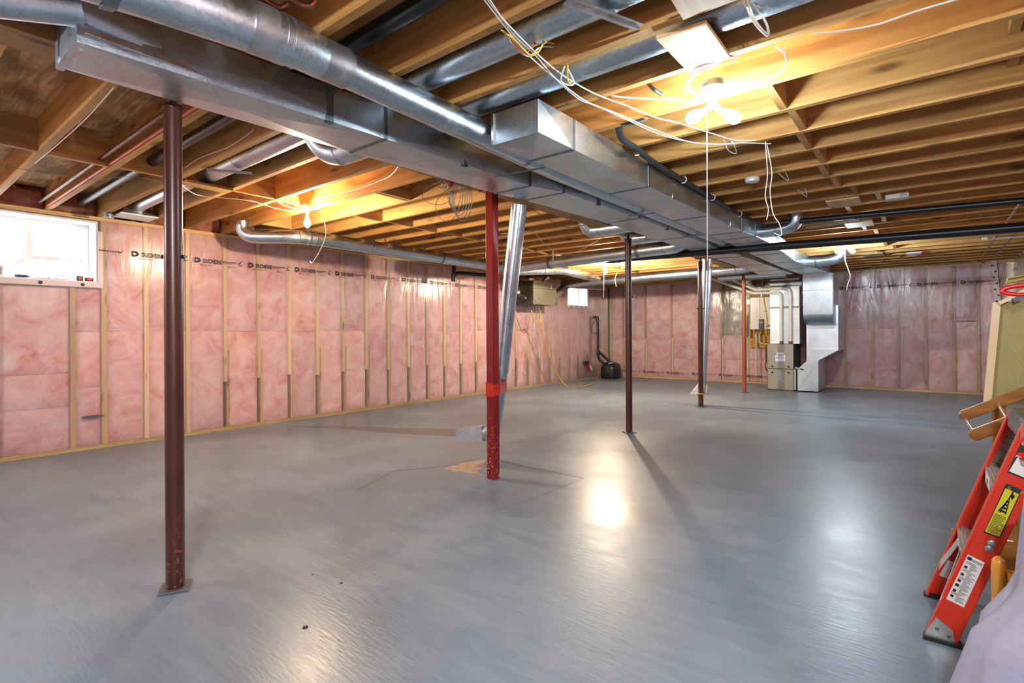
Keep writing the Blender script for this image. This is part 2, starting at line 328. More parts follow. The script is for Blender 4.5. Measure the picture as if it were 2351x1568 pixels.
# ================================================================== STRUCTURE
A_ = -6.618; B_ = 12.472; RX = 1.16; FY = -2.6; ZJ = 2.356; ZS = 2.57
floor = struct(MB().box((-7.1, FY-.2, -.12), (RX+.3, B_+.3, 0)).build('floor', 'floor'))
def strip(name, pts, w, z, mat, parent):
    m = MB()
    for a, b in zip(pts, pts[1:]):
        a, b = V((a[0], a[1], z)), V((b[0], b[1], z)); d = (b-a).normalized(); n = V((-d.y, d.x, 0))*w/2
        m.add([a-n, b-n, b+n, a+n], [(0, 1, 2, 3)])
    return m.build(name, mat, parent)
strip('slab_joint', [pZ(820, 1125, 0)[:2], pZ(905, 1082, 0)[:2], pZ(1040, 1068, 0)[:2], pZ(1113, 1048, 0)[:2]], .007, .0006, 'crack', floor)
strip('slab_joint', [pZ(1146, 1058, 0)[:2], pZ(1200, 1070, 0)[:2], pZ(1340, 1098, 0)[:2]], .005, .0006, 'crack', floor)
strip('slab_joint', [pZ(1340, 1098, 0)[:2], pZ(1250, 1135, 0)[:2], pZ(1130, 1175, 0)[:2]], .0025, .0006, 'crack', floor)
MB().add([V(pZ(x, y, .0005)) for x, y in ((1018, 1076), (1060, 1062), (1112, 1056), (1117, 1072), (1092, 1080), (1116, 1094), (1080, 1086), (1045, 1082))], [tuple(range(8))]).build('bare_patch', 'patch', floor)
MB().add([V(pZ(x, y, .0005)) for x, y in ((655, 978), (780, 978), (940, 983), (1095, 986), (1105, 1000), (1060, 1003), (930, 996), (800, 986))], [tuple(range(8))]).build('painted_shadow', plain('painted_shadow_grey', (.155, .175, .175), .42, 0, 25, .25), floor)  # dark stripe painted on the slab in place of the wall duct's shadow

ceiling = thing('ceiling', 'bare underside of strand board subfloor over lumber joists', 'ceiling'); del ceiling['category']; struct(ceiling)
for i, x0 in enumerate([-6.95+2.44*k for k in range(4)]):
    for j, y0 in enumerate([FY-.1+1.22*k for k in range(13)]):
        off = .0 if j % 2 else -1.22
        a, b = max(-6.95, x0+off), min(RX+.2, x0+off+2.437)
        if i == 3 and j % 2 == 0: b = RX+.2
        MB().box((a, y0, ZS), (b, min(y0+1.216, B_+.2), ZS+.018)).build('subfloor_panel', 'osb', ceiling)
jm = MB().box((-6.75, -.038, ZJ), (RX+.02, 0, ZS)).mesh('joist', 'joist')
JY = [.812+.4*k for k in range(-8, 30) if .812+.4*k < B_+.1]
for y in JY: inst('joist', jm, (0, y, 0), ceiling)
bk = MB().box((-.019, 0, ZJ+.004), (.019, .362, ZS)).mesh('joist_blocking', 'block')
for k, y in enumerate(JY[:-1]):
    if y > .3: inst('joist_blocking', bk, (-4.62+.03*(k % 2)+(.9 if k == 13 else 0), y, 0), ceiling)
    if y > 2.5: inst('joist_blocking', bk, (-.585-.03*(k % 2)+(.0 if y < 5.1 else .12*(k % 3)), y, 0), ceiling)
def block_at(x, ya, yb, za=ZJ+.004, t=.019): MB().box((x-t, ya, za), (x+t, yb, ZS)).build('joist_blocking', 'block', ceiling)
block_at(-3.72, 2.812, 3.174); block_at(-5.76, 2.82, 3.17); block_at(.33, 3.22, 3.57, ZJ+.09); block_at(.30, 2.82, 3.17, ZJ+.09)
# built-up beam over the posts
beam = MB().box((-2.80, FY, 2.275), (-2.62, B_-.1, ZJ-.001)).build('beam', 'beam')
tag(beam, 'long built-up wooden beam above the steel posts behind the wide duct', 'beam')

# ---- insulated walls
def batt_mesh(w, h, seed, depth=.02):
    m = MB(); nu, nv = max(4, int(w/.035)), max(4, int(h/.05))
    def fn(u, v):
        e = min(u*w, (1-u)*w, .03)/.03; e2 = min(v*h, (1-v)*h, .03)/.03
        q = noise.fractal(V((u*w*3.5+seed*7.3, v*h*2.6, seed)), .8, 2.0, 4)
        fold = .012*math.sin(v*h*9+seed+3*noise.noise(V((u*2, v*2, seed))))
        return V((u*w-.0, depth*e*e2*(1+q*.9)+fold*e*.35, v*h))
    return m.grid(fn, nu, nv).mesh('insulation_batt', 'pink', True)
_bm = {}
def batt(parent, o, right, inward, w, h, seed, mat=None):
    """o: lower left corner at the batt's back plane; inward: towards the room"""
    key = (round(w, 3), round(h, 2), seed % 7)
    if key not in _bm: _bm[key] = batt_mesh(w, h, seed % 7)
    ob = bpy.data.objects.new('insulation_batt', _bm[key]); COL.objects.link(ob); ob.parent = parent
    r = V(right); n = V(inward)
    ob.matrix_basis = Matrix(((r.x, n.x, 0, o[0]), (r.y, n.y, 0, o[1]), (r.z, n.z, 1, o[2]), (0, 0, 0, 1)))
    return ob
def vapour(parent, fn, us, vs, holes=(), name='vapour_barrier'):
    m = MB(); nu, nv = len(us), len(vs)
    m.v = [tuple(fn(u, v)) for v in vs for u in us]
    for j in range(nv-1):
        for i in range(nu-1):
            um, vm = (us[i]+us[i+1])/2, (vs[j]+vs[j+1])/2
            if any(a < um < b and c < vm < d for a, b, c, d in holes): continue
            m.f.append((j*nu+i, j*nu+i+1, (j+1)*nu+i+1, (j+1)*nu+i))
    o = bpy.data.objects.new(name, m.mesh(name, 'sheet', True)); COL.objects.link(o); o.parent = parent; return o
def seq(a, b, st, extra=()):
    n = max(1, round((b-a)/st)); L = [a+(b-a)*i/n for i in range(n+1)]
    return sorted(set(round(x, 4) for x in L+list(extra)))
def print_row(parent, at, right, z, start, period, n, nrm, up=(0, 0, 1), scale=1.0):
    """repeat of the sheet maker's print: D emblem, word, small line, tick"""
    for i in range(n):
        s0 = start+i*period
        g = MB(); h = .058*scale; w = period*.105
        # emblem: a solid D with a notch cut by two bars
        P = lambda a, b: at(s0+a, z+b)
        arc = [P(w*.45+w*.55*math.cos(t), h/2+h/2*math.sin(t)) for t in [(-.5+k/10)*math.pi for k in range(11)]]
        inn = [P(w*.40+w*.30*math.cos(t), h/2+h*.22*math.sin(t)) for t in [(-.5+k/10)*math.pi for k in range(11)]]
        vs = [P(0, 0)]+arc+[P(0, h)]+[P(w*.18, h*.72)]+inn[::-1]+[P(w*.18, h*.28)]
        k = len(vs); outer = list(range(13)); inner = [13]+list(range(14, 25))+[25]
        g.v = [tuple(v) for v in vs]; oi = outer; ii = inner[::-1]
        for a in range(12): g.f.append((oi[a], oi[a+1], ii[a+1], ii[a]))
        g.f.append((oi[12], oi[0], ii[0], ii[12]))
        # small print bars and tick
        def q(a, b, c, d): g.add([P(a, b), P(c, b), P(c, d), P(a, d)], [(0, 1, 2, 3)])
        for a in range(14):
            q(period*(.50+a*.0195), .030*scale, period*(.50+a*.0195+.013), .041*scale)
        for a in range(9): q(period*(.50+a*.02), .013*scale, period*(.50+a*.02+.012), .02*scale)
        for a in range(7): q(period*(.10+a*.04), -.022*scale, period*(.10+a*.04+.02), -.017*scale)
        q(period*.115, -.034*scale, period*.122, -.008*scale); q(period*.62, -.034*scale, period*.626, -.008*scale)
        for a in range(4): q(period*(.60+a*.04), -.022*scale, period*(.60+a*.04+.02), -.017*scale)
        t0 = period*.80
        g.add([P(t0, .03*scale), P(t0+.012, .018*scale), P(t0+.05, .062*scale), P(t0+.045, .065*scale), P(t0+.012, .032*scale), P(t0+.005, .036*scale)], [(0, 1, 4, 5), (1, 2, 3, 4)])
        q(period*.81, .004*scale, period*.875, .012*scale)
        o = bpy.data.objects.new('printed_mark', g.mesh('printed_mark', 'ink')); COL.objects.link(o); o.parent = parent
        me = text_mesh('DUCHESNE', .066*scale, 'ink', .0016)
        put_text('printed_word', me, at(s0+period*.15, z+.004), right, up, parent, sx=period*.305/.305*(1/scale if scale != 1 else 1))

def bulge(u, v, studs, amp=.008):
    d = min(abs(u-s) for s in studs); k = min(d/.18, 1)
    return k*amp*(.6+noise.fractal(V((u*1.7, v*1.3, 3.1)), .9, 2.0, 4))
# left wall ------------------------------------------------------
WIN1 = (.30, 1.575, 1.675, 2.305); WIN2 = (10.45, 11.38, 1.78, 2.30)
wall_left = thing('wall_left', 'long insulated stud wall with pink batts behind clear printed plastic', 'wall'); del wall_left['category']; struct(wall_left)
cw = MB()
for a, b, c, d in ((FY, WIN1[0], 0, ZS), (WIN1[1], WIN2[0], 0, ZS), (WIN2[1], B_+.3, 0, ZS), (WIN1[0], WIN1[1], 0, WIN1[2]), (WIN1[0], WIN1[1], WIN1[3], ZS), (WIN2[0], WIN2[1], 0, WIN2[2]), (WIN2[0], WIN2[1], WIN2[3], ZS)):
    cw.box((-7.0, a, c), (A_-.14, b, d))
cw.build('foundation_wall', 'concrete', wall_left)
MB().box((A_-.14, FY, 0), (A_, B_, .038)).build('bottom_plate', 'plateY', wall_left)
MB().box((A_-.14, FY, 2.315), (A_, B_, ZJ-.002)).build('top_plate', 'plateY', wall_left)
S0 = 1.996; studs = [S0+.4064*i for i in range(26)]
def vstud(name, y, z0, z1, w=.038, x=0, mat='stud'): MB().box((A_-.09+x, y-w/2, z0), (A_+x, y+w/2, z1)).build(name, mat, wall_left)
for i, y in enumerate(studs):
    inwin = WIN2[0]-.02 < y < WIN2[1]+.02
    top = WIN2[2]-.05 if inwin else 2.315
    if i < 2: vstud('stud', y, .038, top)
    else:
        vstud('stud', y, .60+.02*math.sin(i*2.1), top)
        vstud('stud', y+.034, .038, .965, x=-.012, mat='studdark')
vstud('stud', 1.625, .038, 2.315, .045, mat='studdark'); vstud('stud', 1.373, .038, 1.62, .04, mat='studdark'); vstud('stud', .83, .038, 1.62, mat='studdark'); vstud('stud', .255, .038, 2.315, mat='studdark')
for k in range(1, 7): vstud('stud', .255-.4064*k, .038, 2.315)
vstud('stud', 12.43, .038, 2.315)
MB().box((A_-.09, .27, 1.62), (A_, 1.605, 1.66)).build('rough_sill', wood('rough_sill_lumber', (.30, .17, .07), (.42, .25, .10), 'Y', knots=False), wall_left)
MB().box((A_-.09, WIN2[0]-.02, WIN2[2]-.05), (A_, WIN2[1]+.02, WIN2[2]-.01)).build('rough_sill', 'plateY', wall_left)
YS = sorted([.255-.4064*k for k in range(0, 7)]+[.83, 1.373, 1.625]+studs+[12.43])
for i, (a, b) in enumerate(zip(YS, YS[1:])):
    w = b-a-.034
    if w < .05: continue
    y0 = a+.017; xb = A_-.034
    if b <= 1.63 and a >= .25:      rows = ((.04, .45), (.45, .78), (.78, 1.62)) if a < 1.3 else ((.04, .62), (.62, 1.18), (1.18, 1.62))
    elif WIN2[0]-.3 < a and b < WIN2[1]+.3: rows = ((.04, .62), (.62, 1.19), (1.19, 1.72))
    else: rows = ((.04, 1.19), (1.19, 2.315))
    for j, (c, d) in enumerate(rows): batt(wall_left, (xb, y0, c), (0, 1, 0), (1, 0, 0), w, d-c, i*3+j)
allst = YS
us = seq(FY, B_-.01, .07, [WIN1[0], WIN1[1], WIN2[0], WIN2[1]]); vs = seq(.02, ZJ-.03, .075, [WIN1[2], WIN1[3], WIN2[2], WIN2[3]])
sheet_l = vapour(wall_left, lambda u, v: (A_+.004+bulge(u, v, allst), u, v), us, vs, ((WIN1[0], WIN1[1], WIN1[2], WIN1[3]), (WIN2[0], WIN2[1], WIN2[2], WIN2[3])))
def left_at(s, z): return (A_+.022, s, z)
print_row(sheet_l, left_at, (0, 1, 0), 1.983, 1.86-.608*0, .608, 14, None)
# partial print next to the window
gp = MB()
for a in range(8): gp.add([(A_+.022, 1.58+a*.022, 2.01), (A_+.022, 1.58+a*.022+.014, 2.01), (A_+.022, 1.58+a*.022+.014, 2.022), (A_+.022, 1.58+a*.022, 2.022)], [(0, 1, 2, 3)])
gp.add([(A_+.022, 1.745, 2.01), (A_+.022, 1.757, 1.998), (A_+.022, 1.795, 2.045), (A_+.022, 1.757, 2.012)], [(0, 1, 2, 3)])
o = bpy.data.objects.new('printed_mark', gp.mesh('printed_mark', 'ink')); COL.objects.link(o); o.parent = sheet_l
MB().add([(A_+.018, pX(212, 956, A_).y+.095*math.cos(k*.5236), pX(212, 956, A_).z+.016*math.sin(k*.5236)) for k in range(12)], [tuple(range(12))]).build('tape_patch', plain('slate_tape', (.10, .12, .15), .4), wall_left)
# rim joist insulation between the joist ends
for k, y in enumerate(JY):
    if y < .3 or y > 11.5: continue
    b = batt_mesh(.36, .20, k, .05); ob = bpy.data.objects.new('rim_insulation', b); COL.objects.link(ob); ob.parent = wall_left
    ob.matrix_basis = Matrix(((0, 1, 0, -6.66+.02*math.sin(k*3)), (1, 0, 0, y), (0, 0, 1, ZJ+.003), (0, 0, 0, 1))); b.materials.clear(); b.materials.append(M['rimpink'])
# back wall ------------------------------------------------------
wall_back = thing('wall_back', 'insulated back wall with pink batts behind wrinkled clear plastic', 'wall'); del wall_back['category']; struct(wall_back)
MB().box((-6.9, B_+.13, 0), (RX+.2, B_+.3, ZS)).build('foundation_wall', 'concrete', wall_back)
MB().box((-6.6, B_, 0), (RX, B_+.13, .038)).build('bottom_plate', 'plateX', wall_back)
MB().box((-6.6, B_, 2.315), (RX, B_+.13, ZJ-.002)).build('top_plate', 'plateX', wall_back)
XS = [-6.56, -6.22, -5.607, -4.929, -4.24, -3.741, -3.202, -2.75, -2.3, -1.8, -1.314, -.856, -.45, -.037, .367, .699, 1.05]
for i, x in enumerate(XS):
    if -6.3 < x < -3:
        MB().box((x-.019, B_, 1.0), (x+.019, B_+.09, 2.315)).build('stud', 'studdark', wall_back)
        MB().box((x+.016, B_-.006, .038), (x+.054, B_+.08, 1.0)).build('stud', 'stud', wall_back)
    else: MB().box((x-.021, B_, .038), (x+.021, B_+.09, 2.315)).build('stud', 'stud' if x < -6.3 or x > 1 else 'studdark', wall_back)
for i, (a, b) in enumerate(zip(XS, XS[1:])):
    w = b-a-.036
    if a < -3: rows = [(.04, .5), (.5, .95), (.95, 1.45), (1.45, 1.9), (1.9, 2.315)]
    else: rows = [(.04, 1.19), (1.19, 2.315)]
    if -3.75 < a < -2.8: rows = [(.04, .5), (.5, 1.05)]
    if i == 14: rows = [(.04, 1.30), (1.32, 2.315)]
    for j, (c, d) in enumerate(rows): batt(wall_back, (a+.018, B_+.05, c), (1, 0, 0), (0, -1, 0), w, d-c, i*5+j+2)
us = seq(-6.59, RX-.01, .07); vs = seq(.02, 2.40, .07)
def back_sheet(u, v):
    e = .012
    if -3.7 < u < -2.75 and v > 1.1: e += .03*noise.fractal(V((u*9, v*5, 8)), .8, 2, 3)
    return (u, B_-.006-bulge(u, v, XS, e), v)
sheet_b = vapour(wall_back, back_sheet, us, vs)
print_row(sheet_b, lambda s, z: (s, B_-.030, z), (1, 0, 0), .13, -6.27, .62, 6, None, scale=.9)
print_row(sheet_b, lambda s, z: (s, B_-.030, z), (1, 0, 0), 1.985, -1.40, .62, 4, None)
tp = MB().bar((.90, B_-.025, 2.37), (1.0, B_-.025, 1.0), .075, .004, (0, 1, 0)).build('seam_tape', 'tapeclear', wall_back)
for k in range(11): MB().lathe((.90+.10*k/11+(.015 if k % 2 else -.015), B_-.031, 2.28-.105*k), [(.016, 0), (.016, .002)], 12, 'Y').build('printed_dot', 'ink', tp)
tp = MB().bar((-2.72, B_-.025, .95), (-2.66, B_-.025, .02), .09, .004, (0, 1, 0)).build('seam_tape', 'tapeclear', wall_back)
for k in range(4): MB().lathe((-2.70+.02*k, B_-.031, .70-.19*k), [(.018, 0), (.018, .002)], 12, 'Y').build('printed_dot', 'ink', tp)
# right and front walls ------------------------------------------------------
def simple_wall(name, label, org, right, inward, length, z1=2.315):
    w = thing(name, label, 'wall'); del w['category']; struct(w); r, n = V(right), V(inward); o = V(org)
    c = o+r*length/2-n*.2; MB().obox((c.x, c.y, ZS/2), r*(length/2), n*.07, (0, 0, ZS/2)).build('foundation_wall', 'concrete', w)
    c = o+r*length/2-n*.05
    MB().obox((c.x, c.y, .019), r*(length/2), n*.05, (0, 0, .019)).build('bottom_plate', 'plateY', w)
    MB().obox((c.x, c.y, 2.335), r*(length/2), n*.05, (0, 0, .018)).build('top_plate', 'plateY', w)
    k = int(length/.4064); stm = []
    for i in range(k+1):
        p = o+r*(.03+.4064*i)-n*.05; MB().obox((p.x, p.y, 1.176), r*.019, n*.05, (0, 0, 1.138)).build('stud', 'stud', w)
        if i < k:
            q = o+r*(.05+.4064*i)-n*.05
            for j, (c0, d0) in enumerate(((.04, 1.19), (1.19, 2.315))): batt(w, (q.x, q.y, c0), right, inward, .368, d0-c0, i*2+j)
    sts = [.03+.4064*i for i in range(k+1)]
    sh = vapour(w, lambda u, v: tuple(o+r*u+n*(.005+bulge(u, v, sts)))[:2]+(v,), seq(0, length, .09), seq(.02, 2.36, .09))
    return w, sh
wall_right, sheet_r = simple_wall('wall_right', 'insulated right wall with pink batts behind clear plastic', (RX, B_, 0), (0, -1, 0), (-1, 0, 0), B_-FY)
put_text('printed_word', text_mesh('DUCHESNE', .066, 'ink', .0016), (RX-.03, B_-.15, 2.19), (0, -1, 0), (0, 0, -1), sheet_r)
simple_wall('wall_front', 'insulated wall behind the viewpoint with clear plastic', (RX, FY, 0), (-1, 0, 0), (0, 1, 0), RX-A_)
# windows ------------------------------------------------------
def window(name, label, y0, y1, z0, z1, mull, n_dots):
    w = thing(name, label, 'window', (A_-.25, (y0+y1)/2, z0)); del w['category']; struct(w); xi, xo = A_+.012, A_-.38; t = .018
    MB().box((xo, y0, z0), (xi, y1, z0+t)).build('window_sill', 'whitewrap', w); MB().box((xo, y0, z1-t), (xi-.01, y1, z1)).build('reveal', 'whitewrap', w)
    MB().box((xo, y0, z0+t), (xi-.01, y0+t, z1-t)).build('reveal', 'whitewrap', w); MB().box((xo, y1-t, z0+t), (xi-.01, y1, z1-t)).build('reveal', 'whitewrap', w)
    xf = A_-.24; a, b, c, d = y0+t, y1-t, z0+t, z1-t; fw = .035
    f = MB()
    for q in (((xf-.05, a, c), (xf, a+fw, d)), ((xf-.05, b-fw, c), (xf, b, d)), ((xf-.05, a+fw, c), (xf, b-fw, c+fw)), ((xf-.05, a+fw, d-fw), (xf, b-fw, d))): f.box(*q)
    f.build('window_frame', 'white', w, bevel=.004)
    MB().box((xf-.045, mull-.022, c+fw), (xf+.006, mull+.022, d-fw)).build('mullion', 'white', w, bevel=.004)
    for p, q in ((a+fw, mull-.022), (mull+.022, b-fw)): MB().box((xf-.03, p, c+fw), (xf-.026, q, d-fw)).build('pane', 'glass', w)
    MB().box((xi, y0-.03, z0-.045), (xi+.004, y1+.035, z0+.004)).build('sill_tape', 'tapeclear', w)
    MB().box((xi, y1-.004, z0+.004), (xi+.004, y1+.04, z1-.1)).build('sill_tape', 'tapeclear', w)
    for k in range(n_dots): MB().lathe((xi+.004, y0+(y1-y0)*(k+.6)/n_dots, z0-.02), [(.017, 0), (.017, .002)], 12, 'X').build('printed_dot', 'ink', w)
    return w
w1 = window('window_1', 'white sliding basement window in the left wall near the camera', *WIN1, pX(67, 560, A_-.24).y, 4)
MB().box((A_-.244, pX(54, 580, A_-.24).y-.01, 1.93), (A_-.225, pX(54, 580, A_-.24).y+.004, 2.0)).build('latch', 'white', w1, bevel=.003)
window('window_2', 'small bright white window on the left wall near the far corner', *WIN2, pX(1329, 680, A_-.24).y, 4)
# outside: gravel yard, brick house, bare tree
struct(MB().box((-40, -20, 1.45), (-7.05, 40, 1.55)).build('ground_outside', 'snow'))
hs_ = thing('brick_house', 'pale brick house across the yard seen through the large window', 'house', (-16, 3.2, 1.55))
MB().box((-19, 2.6, 1.55), (-16, 8.5, 3.0)).build('house_wall', 'brick', hs_); MB().prism([(-19.2, 2.2, 2.95), (-15.7, 2.2, 2.95), (-17.4, 2.2, 4.4)], (0, 6.6, 0)).build('roof', 'labelgrey', hs_)
tr = MB(); tr.tube(smooth_path([(-12, 2.35, 1.5), (-12.05, 2.4, 2.2), (-12, 2.3, 3.2), (-12.1, 2.4, 4.4)]), .07, 8)
for k in range(14):
    z = 1.9+.16*k; a = k*2.4; tr.tube([(-12, 2.35, z), (-12+.4*math.cos(a), 2.35+.7*math.sin(a), z+.35), (-12+.5*math.cos(a), 2.35+1.2*math.sin(a), z+.9)], [.03, .02, .008], 6)
tag(tr.build('bare_tree', 'bark'), 'bare leafless tree standing in the yard outside the large window', 'tree')
# ================================================================== STEEL POSTS
def round_post(x, y, zt, label, mat, rz, r=.038, joint=1.51, cap=True):
    t = thing('steel_post', label, 'post', (x, y, 0), 'round steel posts under the beam')
    c, s = math.cos(rz)*.085, math.sin(rz)*.085
    MB().prism([(x+c, y+s, 0), (x-s, y+c, 0), (x-c, y-s, 0), (x+s, y-c, 0)], (0, 0, .010)).build('base_plate', 'plate', t, bevel=.002)
    MB().tube([(x, y, .010), (x, y, joint)], r, 24).build('lower_tube', mat, t, True)
    MB().tube([(x, y, joint), (x, y, zt-.05)], r*.97, 24).build('upper_tube', mat, t, True)
    for sg in (-1, 1):
        a = V((x, y, joint-.006))+_r*(sg*r*.9); MB().tube([a, a+_r*(sg*.018)], .008, 10).build('locking_pin', 'black', t, True)
    MB().lathe((x, y, zt-.05), [(r*1.12, 0), (r*1.15, .006), (r*1.05, .02), (.018, .022)], 24).build('collar', 'oxide', t, True)
    MB().tube([(x, y, zt-.03), (x, y, 2.262)], .014, 12).build('jack_screw', 'black', t, True)
    MB().box((x-.06, y-.06, 2.262), (x+.06, y+.06, 2.2745)).build('top_plate', 'plate', t)
    return t
round_post(-2.684, .916, 2.22, 'dark red round steel post nearest the camera with square base plate', 'oxide', .30)
round_post(-2.69, 5.546, 2.25, 'slim brown round steel post third from the camera in mid room', 'oxide', .1, .037, 1.56)
round_post(-2.73, 8.085, 2.25, 'round steel post with yellow rope tied near its foot', 'oxide', .1, .037, 1.51)
round_post(-2.722, 10.477, 2.25, 'farthest orange-red round steel post beside the furnace', 'oxidelight', .1, .036, 1.2)
px, py = -2.700, 3.160
t = thing('square_steel_post', 'bright red square steel post with grey pipe leaning on it', 'post', (px, py, 0))
MB().box((px-.037, py-.037, 0), (px+.037, py+.037, 2.262)).build('square_tube', 'redsteel', t, bevel=.006)
MB().box((px-.07, py-.07, 2.262), (px+.07, py+.07, 2.2745)).build('top_plate', 'redsteel', t)
# red tape holding the leaning pipe to the square post
# leaning duct pipe with register boot
def boot(name, c, fwd, w, h, L, mat, parent):
    """round-to-rectangle boot: c pipe end centre, fwd direction of the rectangular mouth"""
    f = V(fwd).normalized(); sd = f.cross(V((0, 0, 1))).normalized(); up = sd.cross(f); c = V(c); m = MB()
    a = [c-up*.065-sd*.065, c-up*.065+sd*.065, c+up*.065+sd*.065, c+up*.065-sd*.065]
    e = c+f*L; b = [e-up*h/2-sd*w/2, e-up*h/2+sd*w/2, e+up*h/2+sd*w/2, e+up*h/2-sd*w/2]; g = [q+f*.05 for q in b]
    m.add(a+b+g, [(0, 1, 5, 4), (1, 2, 6, 5), (2, 3, 7, 6), (3, 0, 4, 7), (4, 5, 9, 8), (5, 6, 10, 9), (6, 7, 11, 10), (7, 4, 8, 11), (3, 2, 1, 0)])
    return m.build(name, mat, parent)
tA, tB = V((-2.555, 3.36, 2.175)), V((-2.63, 3.29, .10))
tA = pZ(1192, 470, 2.165); tB = pY(1133, 1000, 3.42)
t = thing('leaning_duct_pipe', 'grey round duct pipe leaning against the red square post with metal boot', 'duct', (tB.x, tB.y, 0))
dv = (tA-tB)
MB().tube([tB+dv*.30, tA], .064, 28).build('upper_pipe', 'galvpipe', t, True); MB().tube([tB+dv*.02, tB+dv*.31], .061, 28).build('lower_pipe', 'galvpipe', t, True)
sm = MB(); nrm = V((1, -.9, 0)).normalized(); sm.bar(tB+dv*.31+nrm*.063, tA+nrm*.065, .004, .004); sm.build('lock_seam', 'galvdark', t)
MB().tube([tB+dv*.29, tB+dv*.315], .0665, 28).build('joint_ring', 'galvpipe', t, True)
def hull(P):
    P = sorted(P); L = []
    for Q in (P, P[::-1]):
        h = []
        for p in Q:
            while len(h) > 1 and (h[-1][0]-h[-2][0])*(p[1]-h[-2][1])-(h[-1][1]-h[-2][1])*(p[0]-h[-2][0]) <= 0: h.pop()
            h.append(p)
        L += h[:-1]
    return L
rt = MB(); k0 = (.70-tB.z)/dv.z; pc = tB+dv*k0
hl = hull([(px+a*.040, py+b*.040) for a in (-1, 1) for b in (-1, 1)]+[(pc.x+.067*math.cos(k*.45), pc.y+.067*math.sin(k*.45)) for k in range(14)]); n_ = len(hl)
rt.add([(a, b, .655+.008*math.sin(i*1.9)) for i, (a, b) in enumerate(hl)]+[(a, b, .755+.010*math.sin(i*1.3)) for i, (a, b) in enumerate(hl)], [(i, (i+1) % n_, (i+1) % n_+n_, i+n_) for i in range(n_)])
o = rt.build('tape_band', 'redtape'); sdm = o.modifiers.new('thickness', 'SOLIDIFY'); sdm.thickness = .003
tag(o, 'shiny red tape wrapped around the square post and leaning pipe', 'tape')
bc = tB+dv*.03; MB().tube([bc, bc+V((-.06, .0, -.04)), bc+V((-.12, .01, -.05))], .062, 20).build('elbow', 'galvpipe', t, True)
boot('register_boot', bc+V((-.10, .01, -.045)), (-1, -.12, -.12), .26, .10, .18, 'galv', t)
# second hanging pipe tied to a round post, funnel at its foot
tA = pY(1624, 594, 8.25); tB = pY(1613, 884, 8.27)
t = thing('hanging_duct_pipe', 'round duct pipe with flared foot tied to a round post by rope', 'duct', (tB.x, tB.y, 0))
MB().tube([tB, tA], [.055, .072], 24).build('pipe', 'galvpipe', t, True)
MB().bar(tB+V((-.035, -.036, .1)), tA+V((-.046, -.047, -.01)), .005, .005).build('lock_seam', 'bright', t)
fa = tB+V((0, 0, .06)); m = MB(); q0 = [fa+V((.045*math.cos(a), .045*math.sin(a), 0)) for a in [k*math.pi/2+.7 for k in range(4)]]
q1 = [fa+V((x, y, -.20)) for x, y in ((.10, -.09), (-.16, -.12), (-.16, .06), (.10, .08))]
m.add(q0+[q1[0], q1[3], q1[2], q1[1]], [(0, 1, 5, 4), (1, 2, 6, 5), (2, 3, 7, 6), (3, 0, 4, 7)]); o = m.build('flared_foot', 'galv', t)
m = MB().tube(smooth_path([(-2.73-.045, 8.04, .20), (-2.69, 8.03, .205), (-2.66, 8.09, .20), tuple(tB+V((.06, .02, .05))), tuple(tB+V((-.07, .05, .05))), (-2.78, 8.12, .2), (-2.775, 8.04, .2)], 5), .007, 8)
tag(m.build('rope_tie', plain('yellow_rope', (.66, .50, .22), .8, 0, 60, .2), None, True), 'yellow rope tied around post and hanging duct pipe', 'rope')

# ================================================================== DUCTS
def crease(m, q, h=.006):                               # cross-broken sheet panel: four triangles to a raised centre
    q = [V(p) for p in q]; n = (q[1]-q[0]).cross(q[3]-q[0]).normalized(); c = sum(q, V())/4-n*h
    m.add(q+[c], [(0, 1, 4), (1, 2, 4), (2, 3, 4), (3, 0, 4)])
def rect_duct(t, secs, z0, z1, mat='galv', zb=None):
    """secs: (y, xl, xr); one mesh section per interval plus a cleat at each joint"""
    for i, ((ya, la, ra), (yb, lb, rb)) in enumerate(zip(secs, secs[1:])):
        m = MB(); A = [(la, ya, z0), (ra, ya, z0), (ra, ya, z1), (la, ya, z1)]; B = [(lb, yb, z0), (rb, yb, z0), (rb, yb, z1), (lb, yb, z1)]
        crease(m, [A[0], B[0], B[1], A[1]], -.012); crease(m, [A[1], B[1], B[2], A[2]], -.008); crease(m, [A[3], A[0], B[0], B[3]], .004)
        m.add([A[3], A[2], B[2], B[3]], [(0, 1, 2, 3)])
        if i == 0: m.add(A, [(0, 1, 2, 3)])
        if i == len(secs)-2: m.add(B, [(0, 1, 2, 3)])
        m.build('duct_section', mat, t)
        if i:
            e = .004; k = MB()
            k.box((la-e, ya-.009, z0-e), (ra+e, ya+.009, z0)); k.box((ra, ya-.009, z0), (ra+e, ya+.009, z1)); k.box((la-e, ya-.009, z0), (la, ya+.009, z1)); k.build('drive_cleat', 'galvdark', t)
t = thing('trunk_duct', 'wide rectangular galvanized trunk duct with closed end at the upper left', 'duct', (-2.45, 2.0, 2.18))
secs = [(.50, -2.615, -2.335), (1.77, -2.565, -2.245), (2.97, -2.505, -2.185), (3.27, -2.455, -2.095), (4.45, -2.375, -2.045), (5.65, -2.375, -2.04), (6.5, -2.37, -2.03), (7.6, -2.36, -1.99), (8.7, -2.36, -1.96), (9.7, -2.38, -1.93), (10.6, -2.42, -1.90)]
rect_duct(t, secs, 2.18, 2.352)
for y, l, r_ in ((1.45, -2.575, -2.265), (2.35, -2.535, -2.218), (3.75, -2.42, -2.07), (5.1, -2.375, -2.043)):
    MB().box((r_, y-.018, 2.17), (r_+.004, y+.018, 2.352)).box((r_-.025, y-.018, 2.172), (r_+.004, y+.018, 2.176)).build('hanger_strap', 'galvdark', t)
